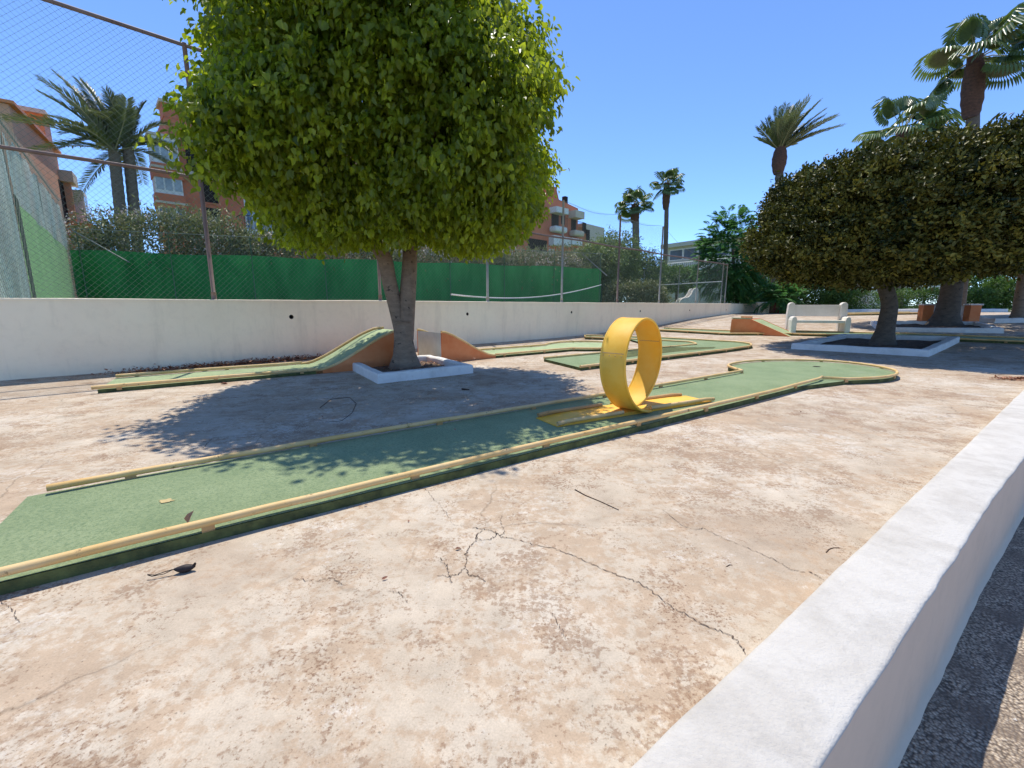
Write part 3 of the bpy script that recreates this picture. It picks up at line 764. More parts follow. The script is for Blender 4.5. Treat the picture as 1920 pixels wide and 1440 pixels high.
# front lane, with the round green at its end
def front_lane():
    n0, f0 = 2.305, 3.27
    end = [(2.36, 6.7), (2.10, 7.05), (1.86, 7.55), (1.80, 8.05), (1.95, 8.65), (2.35, 9.05), (2.9, 9.2), (3.45, 8.85), (3.80, 8.2), (3.86, 7.45), (3.74, 7.02), (3.52, 6.85), (3.345, 6.62)]
    endp = [ll(*p) for p in smooth_poly(end[1:-1])]
    near = [ll(n0 - .02 + .02 * math.sin(s), s) for s in np.arange(-1.3, 6.71, .5)]; far = [ll(f0 + .02 * math.sin(s * .8 + 1), s) for s in np.arange(6.6, -.81, -.5)]
    t = thing('front_lane', v3(ll(2.9, 2), 0), 'longest minigolf lane in front, worn green felt with yellow rails and round far end', 'minigolf lane')
    start = [ll(f0, -.82), ll(n0 - .032, -.86)]
    poly = start + [ll(n0 - .032, s) for s in np.arange(-.5, 6.7, .6)] + [p + NL * 0 for p in endp] + [ll(f0 + .045, s) for s in np.arange(6.5, -.5, -.6)]
    lane_bed(t, poly)
    rail(t, [ll(n0, -1.35)] + near[1:] + [ll(2.33, 6.9)], z=.088, seed=1, r=.0185)
    rail(t, [ll(f0 - .02, -.74)] + far[::-1] + [ll(3.40, 6.72)], z=.088, r=.0185, seed=2, m=M_RAILB if False else None)
    rail(t, [ll(2.33, 6.9)] + endp + [ll(3.40, 6.72)], z=.08, seed=3, r=.0185)
    h = MB(); c = ll(2.9, 8.3); h.tube([v3(c, .0562), v3(c, .0567)], .055, 20); h.build('hole', M_DARK, t)
    for (u, v, a) in ((312, 940, .03),):
        p = gt(u, v, RZ); q = MB(); q.add([(p[0] + .034 * math.cos(k) * (1 + .35 * math.sin(k * 5)), p[1] + .022 * math.sin(k) * (1 + .3 * math.cos(k * 4)), RZ + .004) for k in np.linspace(0, 6.1, 18)], [tuple(range(18))]); q.build('paint_patch', M_PATCH, t)
front_lane()
# loop obstacle standing on the front lane
def loop_thing():
    c = gt(1192, 768, RZ + .03)[:2] + np.array((-.02, .12)); base = RZ + .004
    t = thing('loop_obstacle', v3(c, base), 'big yellow painted looping ring with its short railed run standing on the front lane', 'minigolf obstacle')
    ax = az(45 - 90); pl = az(45); Rr = .435; W = .24; th = .016; shift = .20; n = 90
    V = []
    for i in range(n + 1):
        ph = 2 * math.pi * i / n                        # from the foot, up the far right side, over, down the left side
        off = shift * (.5 - i / n)
        for (w_, rr) in ((-W / 2, Rr), (W / 2, Rr), (W / 2, Rr - th), (-W / 2, Rr - th)):
            p = c + pl * math.sin(ph) * rr + ax * (w_ + off)
            V.append((p[0], p[1], base + .012 + Rr - math.cos(ph) * rr))
    m = MB(); m.add(V, [(i * 4 + j, (i + 1) * 4 + j, (i + 1) * 4 + (j + 1) % 4, i * 4 + (j + 1) % 4) for i in range(n) for j in range(4)] + [(3, 2, 1, 0), (n * 4, n * 4 + 1, n * 4 + 2, n * 4 + 3)])
    o = m.build('ring', M_LOOP, t, smooth=True, bevel=.004)
    o.data.polygons.foreach_set('use_smooth', [True] * len(o.data.polygons))
    md = o.modifiers.new('edge', 'EDGE_SPLIT'); md.split_angle = R(40)
    for deg in (118, 252):                              # riveted joints of the bent sheet
        m = MB(); off0 = shift * (.5 - deg / 360)
        V = []
        for a in (deg - .5, deg + .5):
            for w_ in (-W / 2 + .012, W / 2 - .012):
                for rr in (Rr + .0018, Rr - th - .0018):
                    q = c + pl * math.sin(R(a)) * rr + ax * (w_ + off0); V.append((q[0], q[1], base + .012 + Rr - math.cos(R(a)) * rr))
        m.add(V, [(0, 2, 6, 4), (1, 5, 7, 3), (0, 4, 5, 1), (2, 3, 7, 6), (0, 1, 3, 2), (4, 6, 7, 5)]); m.build('joint_strip', M_RAILB, t)
        for w_ in (-.09, -.03, .03, .09):
            q = c + pl * math.sin(R(deg + 3)) * (Rr + .001) + ax * (w_ + off0); m = MB(); m.sphere((q[0], q[1], base + .012 + Rr - math.cos(R(deg + 3)) * (Rr + .001)), .006, 8); m.build('bolt', M_RAILB, t, smooth=True)
    for sg in (1, -1):                                  # turned-up lips along both edges of the ring
        m = MB(); pts = []
        for i in range(n + 1):
            ph = 2 * math.pi * i / n; off = shift * (.5 - i / n)
            p = c + pl * math.sin(ph) * (Rr - .008) + ax * (sg * W / 2 + off); pts.append((p[0], p[1], base + .012 + Rr - math.cos(ph) * (Rr - .008)))
        m.tube(pts, .0125, 6); m.build('rim', M_LOOP, t, smooth=True)
    run = az(60.5); rn = np.array((-run[1], run[0]))
    L0, L1 = -.98, 1.0; hw = .165
    m = MB()
    prof = [(L0, .004), (L0 + .25, .02), (-.2, .026), (.2, .026), (L1 - .25, .02), (L1, .004)]
    V = []
    for s, z in prof:
        for q in (-hw, hw): p = c + run * s + rn * q + rn * 0; V += [(p[0], p[1], base + z), (p[0], p[1], base - .003)]
    m.add(V, [q for i in range(5) for q in ((i * 4, (i + 1) * 4, (i + 1) * 4 + 2, i * 4 + 2), (i * 4, i * 4 + 1, (i + 1) * 4 + 1, (i + 1) * 4), (i * 4 + 2, (i + 1) * 4 + 2, (i + 1) * 4 + 3, i * 4 + 3))] + [(0, 2, 3, 1), (20, 21, 23, 22)])
    m.build('runway', M_LOOP, t)
    for q, a, b, mt in ((hw, L0 + .02, -.22, M_RAILB), (hw, -.02, L1 - .08, M_RAILB), (-hw, L0, -.25, M_RAIL), (-hw, .1, L1 + .03, M_RAIL)):
        m = MB(); P = [v3(c + run * s + rn * q, base + .036 - (.012 if abs(s) > .9 else 0)) for s in np.linspace(a, b, 8)]; m.tube(P, .018, 9); m.build('runway_rail', mt, t, smooth=True)
loop_thing()

# lane by the wall with the two jump ramps
def jump_lane():
    d = az(52.2); n = np.array((-d[1], d[0])); P0 = gt(182, 727, .07)[:2]; W = 1.02
    def Q(s, q): return P0 + d * s + n * q
    t = thing('jump_lane', v3(Q(3, .5), 0), 'minigolf lane along the white wall with two terracotta jump ramps facing each other', 'minigolf lane')
    lane_bed(t, [Q(0, 0), Q(2.6, 0), Q(2.6, W), Q(.1, W)], .045, M_TURF2)
    rail(t, [Q(-.05, .0), Q(1.2, .012), Q(2.52, .0)], .075, .024, seed=4); rail(t, [Q(.1, W), Q(1.2, W - .01), Q(2.52, W)], .075, .024, seed=5)
    def prof(k):
        return .5 - .5 * math.cos(math.pi * k ** 1.1)
    H1, H2 = .62, .585
    # first ramp rises from s=2.45 to 4.05
    sa, sb = 2.5, 4.02; N = 16
    ks = np.linspace(0, 1, N); sm = [.045 + (H1 - .045) * (.72 * k ** 1.55 + .28 * (3 * k * k - 2 * k ** 3)) if k < .86 else 0 for k in ks]
    zc = np.interp(ks, [0, .06, .16, .30, .50, .70, .86, .94, 1], [.045, .05, .085, .18, .345, .51, .605, .622, .622])
    def ramp_part(name, s_of, zc, side_mat, flip=False, endm=None):
        for q0, q1 in ((0., .03), (W - .03, W)):
            m = MB(); poly = [v3(Q(s_of(0), q0), .0)] + [v3(Q(s_of(k), q0), z) for k, z in zip(ks, zc)] + [v3(Q(s_of(1), q0), .0)]
            m.extr(poly, (0, 0, 0), v3(n * (q1 - q0), 0)); m.build('side_panel', side_mat, t)
        m = MB(); V = []
        for k, z in zip(ks, zc): V += [v3(Q(s_of(k), .03), z - .012), v3(Q(s_of(k), W - .03), z - .012)]
        m.add(V, [(2 * i, 2 * i + 2, 2 * i + 3, 2 * i + 1) for i in range(N - 1)]); m.build('ramp_surface', M_TURF2, t, smooth=True)
        m = MB(); m.extr([v3(Q(s_of(1), .03), 0), v3(Q(s_of(1), W - .03), 0), v3(Q(s_of(1), W - .03), zc[-1] - .014), v3(Q(s_of(1), .03), zc[-1] - .014)], (0, 0, 0), v3(d * (.02 if flip else -.02), 0)); m.build('end_panel', endm or side_mat, t)
        for q in (.012, W - .012):
            m = MB(); m.tube([v3(Q(s_of(k), q), z + .012) for k, z in zip(ks, zc)], .021, 9); m.build('ramp_rail', M_RAIL, t, smooth=True)
    ramp_part('ramp', lambda k: sa + (sb - sa) * k, zc, M_ORANGE, endm=M_ORANGE)
    zc2 = np.interp(ks, [0, .12, .35, .6, .82, .93, 1], [.045, .065, .185, .36, .50, .55, .562])
    ramp_part('ramp', lambda k: 5.95 + (4.72 - 5.95) * k, zc2, M_ORANGE, True, endm=M_PALE)
    # run-out and round green
    e = [Q(5.95, 0), Q(8.15, 0), Q(8.5, -.35), Q(9.1, -.55), Q(9.75, -.4), Q(10.15, .1), Q(10.2, .75), Q(9.8, 1.3), Q(9.2, 1.45), Q(8.6, 1.3), Q(8.2, W), Q(5.95, W)]
    ep = smooth_poly(e[1:-1]); poly = [e[0]] + list(ep) + [e[-1]]
    lane_bed(t, poly, .045, M_TURF2); rail(t, poly, .075, .022, seed=6)
jump_lane()
# V-shaped lane
def vee_lane():
    z = .07
    g = lambda u, v: gt(u, v, z)[:2]
    t = thing('vee_lane', v3(g(1300, 650), 0), 'V shaped minigolf lane with a sharp right hand bend behind the yellow loop', 'minigolf lane')
    A, B, C, Cb, Dd, E, Fp, G1, G2, Tip, Hh = g(1020, 671), g(1088, 687), g(1411, 648), g(1388, 641), g(1245, 633), g(1096, 628.5), g(1098, 632), g(1180, 635), g(1296, 641), g(1308, 645), g(1240, 651)
    far = g(1180, 634.5); 
    poly = [B, C] + list(smooth_poly([C, C + (Cb - C) * .5 + np.array((.15, .1)), Cb])[1:]) + [Dd, E, Fp, G1, G2, Tip, Hh, A]
    lane_bed(t, poly, .05)
    rail(t, [B] + list(smooth_poly([B + (C - B) * .9, C, C + (Cb - C) * .5 + np.array((.15, .1)), Cb + (Dd - Cb) * .05])) + [Dd, E, Fp], .072, .022, seed=7)
    rail(t, [Fp, G1] + list(smooth_poly([G2 + (G1 - G2) * .1, G2, Tip, Tip + (Hh - Tip) * .12])) + [Hh, A], .072, .022, seed=8)
vee_lane()
# long straight lane behind, with the terracotta ramp box
def cross_lane():
    z = .07; g = lambda u, v: gt(u, v, z)[:2]
    t = thing('cross_lane', v3(g(1480, 624), hz(*g(1480, 624))), 'long narrow minigolf lane running past the white bench and out to the right', 'minigolf lane')
    near = [g(1225, 617.5), g(1365, 625), g(1480, 625), g(1700, 631), g(1960, 642)]; far = []
    for i, p in enumerate(near):
        a = near[max(0, i - 1)]; b = near[min(len(near) - 1, i + 1)]; d = (b - a) / np.linalg.norm(b - a); nn_ = np.array((-d[1], d[0])); far.append(p + nn_ * (.95 if i else .7))
    nd, fd = dense(near, .5), dense(far, .5)
    lane_bed(t, list(nd) + list(fd[::-1]), .05); rail(t, nd, .072, .022, seed=9); rail(t, fd, .072, .022, seed=10, feet=False)
cross_lane()
def ramp_box():
    A = gt(1366, 624, .05)[:2] ; B = gt(1482, 629, .05)[:2]; d = (B - A) / np.linalg.norm(B - A); n = np.array((-d[1], d[0])); L = np.linalg.norm(B - A)
    A = A + n * .1
    z0 = hz(*A); t = thing('ramp_obstacle', v3(A, z0), 'terracotta box obstacle with a pale green slope beside the white bench', 'minigolf obstacle')
    h = .53; W = .95; k = .62
    pr = [(0, 0), (L, .02), (k, h), (.08, h + .01), (.02, h - .02)]
    for q0, q1 in ((0, .03), (W - .03, W)):
        m = MB(); m.extr([v3(A + d * a + n * q0, z0 - .03 + b) for a, b in pr], (0, 0, 0), v3(n * (q1 - q0), 0)); m.build('side_panel', M_ORANGE, t, bevel=.008)
    m = MB(); pts = [(k, h), (L, .02)]
    m.add([v3(A + d * a + n * q, z0 - .045 + b) for a, b in pts for q in (.03, W - .03)], [(0, 2, 3, 1)]); m.build('slope_surface', M_TURF2, t)
    m = MB(); m.extr([v3(A + d * a + n * .03, z0 - .05 + b) for a, b in ((.03, 0), (k, 0), (k, h), (.05, h))], (0, 0, 0), v3(n * (W - .06), 0)); m.build('box_core', M_ORANGE, t)
    m = MB(); m.extr([v3(A + d * a + n * (-.01), z0 - .03 + b) for a, b in ((.02, h + .012), (k, h + .004), (k, h + .035), (.02, h + .043))], (0, 0, 0), v3(n * .06, 0)); m.build('lip', M_TURF2, t)
    m = MB(); m.extr([v3(A + d * a + n * (W - .08), z0 - .03 + b) for a, b in ((.0, h), (.34, h), (.34, h + .075), (.0, h + .075))], (0, 0, 0), v3(n * .09, 0)); m.build('lip', M_RAIL, t)
ramp_box()

# ------------------------------------------------------------------ benches
def bench():
    A = gt(1478, 624)[:2]; B = gt(1575, 624)[:2] ; d = (B - A) / np.linalg.norm(B - A); n = np.array((-d[1], d[0])); L = np.linalg.norm(B - A); z = min(hz(*A), hz(*B))
    t = thing('white_bench', v3((A + B) / 2, z), 'chunky white painted masonry bench on the slab left of the dark tree', 'bench')
    Ht = .98
    for p in (A, B):
        m = MB(); prof = [(-.10, -.05), (.10, -.05), (.105, .6), (.09, Ht - .06), (.05, Ht - .012), (0, Ht), (-.05, Ht - .012), (-.09, Ht - .06), (-.105, .6)]
        m.extr([v3(p + d * a - n * .11, z + b) for a, b in prof], (0, 0, 0), v3(n * .22, 0)); m.build('post', M_BENCH, t, bevel=.025)
        m = MB(); prof = [(-.07, -.05), (.07, -.05), (.075, .42), (.05, .52), (0, .545), (-.05, .52), (-.075, .42)]
        m.extr([v3(p + d * a - n * .55, z + b) for a, b in prof], (0, 0, 0), v3(n * .45, 0)); m.build('armrest', M_BENCH, t, bevel=.025)
    c = (A + B) / 2; rz = math.atan2(d[1], d[0])
    m = MB(); m.box(v3(c, z + .72), (L - .19, .10, .36), rz); m.build('backrest', M_BENCH, t, bevel=.012)
    m = MB(); m.box(v3(c - n * .30, z + .385), (L - .15, .40, .085), rz); m.build('seat', M_BENCH, t, bevel=.012)
bench()
def court_bench():
    c = at(1308, 568, 26)[:2]; d = az(28); n = np.array((d[1], -d[0])); z = .98
    t = thing('court_bench', v3(c, z), 'rounded white masonry seat standing behind the wire fence near the globe lamp', 'bench')
    prof = [(-1.0, 0), (-.25, 0), (.0, 0), (.02, .95), (-.04, 1.08), (-.16, 1.12), (-.28, 1.05), (-.40, .75), (-.55, .58), (-.85, .52), (-1.0, .42), (-1.06, .25)]
    ax = az(100); side = az(10)
    for k in (0, 1.15):
        m = MB(); m.extr([v3(c + ax * a * .95 + side * k, z + b * .98) for a, b in prof], (0, 0, 0), v3(side * .2, 0)); m.build('side', M_BENCH, t, bevel=.03)
    m = MB(); m.extr([v3(c + ax * a + side * .2, z + b) for a, b in ((-.85, .3), (-.2, .3), (-.2, .45), (-.85, .45))], (0, 0, 0), v3(side * .95, 0)); m.build('seat', M_BENCH, t)
    m = MB(); m.extr([v3(c + ax * a + side * .2, z + b) for a, b in ((-.22, .0), (-.05, .0), (-.05, .95), (-.22, .95))], (0, 0, 0), v3(side * .95, 0)); m.build('backrest', M_BENCH, t)
court_bench()
def lamp():
    p = at(1316, 505, 30); b = np.array((p[0], p[1], .66))
    t = thing('globe_lamp', b, 'garden lamp with a white opal globe beside the white court seat', 'lamp')
    m = MB(); m.tube([b, (p[0], p[1], p[2] - .2)], [.05, .04], 10); m.tube([(p[0], p[1], p[2] - .24), (p[0], p[1], p[2] - .14)], [.05, .1], 12); m.build('pole', M_METAL, t, smooth=True)
    m = MB(); m.sphere(p, .2, 20); m.build('globe', M_GLOBE, t, smooth=True)
lamp()

# ------------------------------------------------------------------ dark trees on the right
def dark_tree(b, c, half, rb, tip, label, n_sh, seed, topx=0.):
    t = thing('dark_ficus_tree', b, label, 'tree')
    r = np.random.default_rng(seed); m = MB(); b = np.array(b)
    limb(m, [b + (0, 0, -.08), b + (0, 0, .08), b + (.02, 0, .35), b + (.05, 0, 1.0), np.array(tip), np.array(tip) + (.1, .1, 1.)], [rb * 2.0, rb * 1.55, rb * 1.14, rb * .98, rb * .95, rb * .55], 16)
    for k in range(5):
        a = r.uniform(0, 6.28); limb(m, [np.array(tip) + (0, 0, -.1), np.array(tip) + (.8 * math.cos(a), .8 * math.sin(a), .7), np.array(tip) + (2.1 * math.cos(a), 2.1 * math.sin(a), 1.6)], [rb * .6, rb * .35, .03])
    m.build('trunk', M_BARK2, t, smooth=True)
    def tf(q, s, r): return s * .52 + .04
    crown(t, M_LEAF2, n_sh, 28, cyl_norm(4.0, 3.6, 2.2), c, half, .55, .092, .048, r, droop=-.25, lump=.055, slen=.22, spread=.13, young=.15)
    return t
b2 = v3((9.1, 10.75), hz(9.1, 10.75) + .03)
dark_tree(b2, (9.65, 10.7, 3.03), (3.45, 3.2, 1.30), .165, at(1652, 515, 10.75), 'wide dark olive clipped tree whose trunk stands in the large white kerbed pit', 9000, 31)
pit('planter_kerb', [ll(4.62, 11.55), ll(2.25, 12.0), ll(2.4, 15.6), ll(4.7, 14.9)], 'large white kerb around the trunk of the wide dark olive tree', .14, .17)
b3 = gt(1770, 611); b3[2] += .02
dark_tree(b3, (b3[0] + .8, b3[1] + .4, 3.55), (3.6, 3.1, 1.2), .28, (b3[0], b3[1], b3[2] + 1.7), 'thick gnarled trunked dark tree behind the large kerbed pit', 4200, 32)
def back_pit():
    A, B = gt(1648, 622)[:2], gt(1882, 625)[:2]; d = (B - A); n = np.array((-d[1], d[0])) / np.linalg.norm(d)
    pit('planter_kerb', [A, B, B + n * 2.2, A + n * 2.2], 'long white kerb edging in front of the thick gnarled trunk', .14, .15)
back_pit()
def far_tree():
    b = gt(1905, 601); b[2] += .02
    t = thing('slim_tree', b, 'slender leaning grey trunked tree at the right edge of the picture', 'tree')
    m = MB(); limb(m, [b + (0, 0, -.05), b + (.03, 0, .3), at(1912, 560, b[1]), at(1922, 500, b[1]), at(1935, 430, b[1])], [.22, .17, .15, .14, .08]); m.build('trunk', M_BARK, t, smooth=True)
    r = np.random.default_rng(33); c = at(1950, 420, b[1] + .3)
    crown(t, M_LEAF2, 700, 22, cyl_norm(3, 3, 2.2), c, (2.2, 2.0, 1.2), .75, .12, .055, r, droop=.2, young=.12)
    q = gt(1865, 606)[:2]; pit('planter_kerb', [q, q + np.array((1.9, -.35)), q + np.array((2.2, 1.3)), q + np.array((.3, 1.6))], 'white kerb around the slender leaning trunk at the right edge', .16, .16)
far_tree()
def gate_obstacle():
    A, B = gt(1722, 608)[:2], gt(1829, 607)[:2]; d = (B - A) / np.linalg.norm(B - A); n = np.array((-d[1], d[0])); L = np.linalg.norm(B - A); z = hz(*((A + B) / 2)); rz = math.atan2(d[1], d[0])
    t = thing('gate_obstacle', v3((A + B) / 2, z), 'white block obstacle with two terracotta end pillars behind the thick gnarled trunk', 'minigolf obstacle')
    for s in (.15, L - .15):
        m = MB(); m.box(v3(A + d * s, z + .30), (.30, .30, .66), rz); m.build('pillar', M_ORANGE, t, bevel=.01)
        m = MB(); m.box(v3(A + d * s, z + .655), (.36, .36, .05), rz); m.build('cap', M_WHITE, t, bevel=.01)
    m = MB(); m.box(v3((A + B) / 2 + n * .2, z + .32), (L - .62, .12, .60), rz); m.build('panel', M_WHITE, t)
gate_obstacle()
def rear_lane():
    c0 = np.array((15.5, 20.6)); c1 = np.array((19.6, 20.9)); n = np.array((0, .95))
    t = thing('rear_lane', v3(c0, hz(*c0)), 'faded minigolf lane with pale rails in front of the dark clipped hedge', 'minigolf lane')
    P = dense([c0, c1], .5); Q = P + n
    lane_bed(t, list(P) + list(Q[::-1]), .05); rail(t, P, .08, .03, seed=12); rail(t, Q, .08, .03, seed=13, feet=False)
rear_lane()

# ------------------------------------------------------------------ hedges and planting behind
def hedge_body(t, m, n_sh, c, half, rz, r, L=.09, W=.045, lo=.75, per=20, p=6., droop=.1, lump=.05, young=.12, name='foliage', spread=.14):
    nrm = cyl_norm(p, p, p); P, G, q = shoots(n_sh, nrm, (0, 0, 0), half, lo, r, lump)
    ca, sa = math.cos(rz), math.sin(rz); Rm = np.array([[ca, sa, 0], [-sa, ca, 0], [0, 0, 1]])
    P = P @ Rm + np.array(c); G = G @ Rm
    sh = np.clip(r.normal(.4, .2, n_sh), 0, 1); sh[r.random(n_sh) < young] += .4
    pos = P[:, None] + r.normal(0, spread, (n_sh, per, 3)); k = n_sh * per
    A = unit(G[:, None] * .5 + np.array((0, 0, .3 - droop)) + r.normal(0, .6, (n_sh, per, 3))); Nn = unit(G[:, None] * .5 + np.array((0, 0, .5)) + r.normal(0, .5, (n_sh, per, 3)))
    sz = r.uniform(.7, 1.25, k)
    return leaf_mesh(pos.reshape(-1, 3), A.reshape(-1, 3), Nn.reshape(-1, 3), L * sz, W * sz, np.repeat(sh, per) + r.normal(0, .12, k), name, m, t)
def stems(t, pts, h, r, m=None, rad=.03):
    q = MB()
    for p in pts: q.tube([np.array(p), np.array(p) + (r.normal(0, .1), r.normal(0, .1), h * .6), np.array(p) + (r.normal(0, .25), r.normal(0, .25), h)], [rad, rad * .8, rad * .4], 6)
    q.build('stems', m or M_BARK2, t, smooth=True)
def oleanders():
    d = BK1 - BK0; L = np.linalg.norm(d); d = d / L; n = np.array((-d[1], d[0])); rz = math.atan2(d[1], d[0]); r = np.random.default_rng(41)
    specs = [(2.6, 2.9, 4.55, 'tallest pale flowering oleander bush behind the left end of the dark green screen', 900), (8.3, 3.3, 3.95, 'oleander bush with cream flowers below the striped balcony door', 900),
             (14.0, 2.9, 3.85, 'low oleander hedge section behind the forked tree trunk', 700), (18.6, 2.7, 3.85, 'pink tinged oleander hedge section below the white balconies on the right', 700)]
    for k, (s, hl, zt, lab, ns) in enumerate(specs):
        c = BK0 + d * s + n * 1.6; t = thing('oleander_bush', v3(c, .66), lab, 'bush', 'oleanders behind the back screen')
        hedge_body(t, M_HEDGE, ns, v3(c, (zt + 1.4) / 2), (hl + .25, 1.05, (zt - 1.4) / 2), rz, r, .17, .05, .62, 22, 3.2, .1, .13, .3, spread=.24)
        # blossom heads
        nf = 520; nrm = cyl_norm(3.2, 3.2, 3.2); P, G, q = shoots(nf, nrm, (0, 0, 0), (hl + .3, 1.15, (zt - 1.4) / 2 + .1), .88, r, .13)
        ca, sa = math.cos(rz), math.sin(rz); P = P @ np.array([[ca, sa, 0], [-sa, ca, 0], [0, 0, 1]]) + v3(c, (zt + 1.4) / 2)
        pos = (P[:, None] + r.normal(0, .06, (nf, 5, 3))).reshape(-1, 3)
        leaf_mesh(pos, unit(r.normal(0, 1, pos.shape)), unit(r.normal(0, 1, pos.shape)), r.uniform(.05, .09, len(pos)), r.uniform(.05, .08, len(pos)), r.uniform(.3, 1, len(pos)), 'blossom', M_PINK, t)
        stems(t, [v3(c + d * x, .66) for x in np.linspace(-hl, hl, 7)], 1.6, r)
oleanders()
def soft_tree(b, c, half, label, n_sh, seed, m=M_TREE, L=.16, W=.07, name='leafy_tree', trunk=.12):
    t = thing(name, b, label, 'tree'); r = np.random.default_rng(seed)
    q = MB(); b = np.array(b, float); c = np.array(c, float)
    limb(q, [b, b + (c - b) * .4, c], [trunk, trunk * .75, trunk * .3], 9)
    for k in range(6):
        a = r.uniform(0, 6.3); limb(q, [b + (c - b) * .5, c + np.array((math.cos(a) * half[0] * .6, math.sin(a) * half[1] * .6, r.uniform(-.2, .5) * half[2]))], [trunk * .5, trunk * .15], 7)
    q.build('trunk', M_BARK2, t, smooth=True)
    crown(t, m, n_sh, 20, cyl_norm(2., 2.), c, half, .35, L, W, r, droop=.3, lump=.16, spread=.34, slen=.4, young=.2)
def at_b(u, v, Y, z=.66): p = at(u, v, Y); return np.array((p[0], p[1], z)), p
b, c = at_b(1152, 492, 30); soft_tree(b, c, (1.5, 1.4, 1.75), 'pale green loose tree between the brick flats and the nearer fan palm', 700, 51)
b, c = at_b(1198, 515, 34); soft_tree(b, c, (1.6, 1.4, 1.8), 'bluish green bushy tree behind the nearer fan palm trunk', 640, 52)
b, c = at_b(1112, 500, 26); soft_tree(b, c, (1.5, 1.2, 1.2), 'dull green shrubby tree at the right end of the dark green screen', 640, 53)
r_ = np.random.default_rng(99)
for u, v, Y, hw_, hh_, lab in ((1440, 545, 34, 2.2, 1.9, 'dim green garden tree filling the gap beyond the end of the white wall'), (1600, 528, 38, 3.4, 1.9, 'broad garden tree behind the clipped hedge, left of the white hut'),
                               (1740, 520, 44, 4.0, 2.2, 'garden tree far behind the long white balustrade'), (1850, 525, 40, 3.0, 2.0, 'garden tree behind the rounded dark bush')):
    b, c = at_b(u, v, Y); soft_tree(b, c, (hw_, 1.6, hh_), lab, 420, int(u), M_HEDGE2, .2, .09, 'garden_tree')
def low_hedges():
    r = np.random.default_rng(61)
    c = at(1180, 548, 24.5); t = thing('dry_hedge', (c[0], c[1], .66), 'low bushy hedge with straw coloured dry top at the foot of the nearer fan palm', 'hedge')
    hedge_body(t, M_HEDGE, 800, (c[0], c[1], 1.25), (1.9, .7, .85), R(-10), r, .14, .05, .6, 20, 3.5, .1, .12, .3, spread=.16)
    stems(t, [(c[0] + x, c[1], .66) for x in np.linspace(-1.5, 1.5, 6)], .6, r)
    c = at(1264, 524, 38); t = thing('box_clipped_tree', (c[0], c[1], .66), 'small tree clipped to a neat green box in front of the pale office building', 'tree')
    hedge_body(t, M_HEDGE2, 520, c, (1.8, 1.2, 1.0), R(-8), r, .13, .06, .7, 22, 8., .1, .03, .25, name='crown', spread=.12)
    q = MB(); q.tube([(c[0] + .35, c[1], .66), (c[0] + .3, c[1], c[2] - .8), (c[0] + .1, c[1], c[2])], [.16, .13, .08], 9); q.build('trunk', M_BARK2, t, smooth=True)
    c0 = np.array((23.4, 26.2)); t = thing('clipped_hedge', v3(c0, .69), 'long dark clipped hedge behind the white kerb on the right', 'hedge')
    hedge_body(t, M_HEDGE2, 1100, v3(c0, 1.3), (5.2, .6, .65), R(2), r, .10, .05, .7, 20, 8., .1, .03, .15, spread=.1)
    stems(t, [v3(c0 + np.array((x, 0)), .66) for x in np.linspace(-4.8, 4.8, 12)], .7, r)
    c1 = at(1868, 552, 26.8); t = thing('round_bush', (c1[0], c1[1], .69), 'tall rounded dark bush at the right end of the clipped hedge', 'bush')
    hedge_body(t, M_HEDGE2, 460, (c1[0], c1[1], 1.6), (.85, .8, 1.0), 0, r, .10, .05, .6, 20, 2.6, .1, .05, .15, spread=.1)
    stems(t, [(c1[0] + x, c1[1], .66) for x in (-.2, .1, .3)], .9, r)
    c2 = at(1492, 556, 26.2); t = thing('dark_bush', (c2[0], c2[1], .69), 'dark shapeless bush behind the white bench, under the feathery tree', 'bush')
    hedge_body(t, M_HEDGE2, 700, (c2[0], c2[1], 1.5), (1.9, .8, .95), 0, r, .11, .05, .6, 20, 2.6, .1, .08, .15, spread=.14)
    stems(t, [(c2[0] + x, c2[1], .66) for x in (-.9, -.2, .5, 1.)], .9, r)
    m = MB(); P = dense([(18.3, 24.9), (28.2, 25.2)], .5); V = []
    for p in P:
        z = hz(*p)
        for dy, dz in ((0, -.05), (.01, .15), (.05, .17), (.26, .17), (.3, .1)): V.append((p[0], p[1] + dy, z + dz + r.normal(0, .006)))
    m.add(V, [(i * 5 + j, (i + 1) * 5 + j, (i + 1) * 5 + j + 1, i * 5 + j + 1) for i in range(len(P) - 1) for j in range(4)])
    tag(m.build('kerb_edging', M_KERB), 'long white kerb edging along the foot of the dark clipped hedge', 'kerb')
low_hedges()
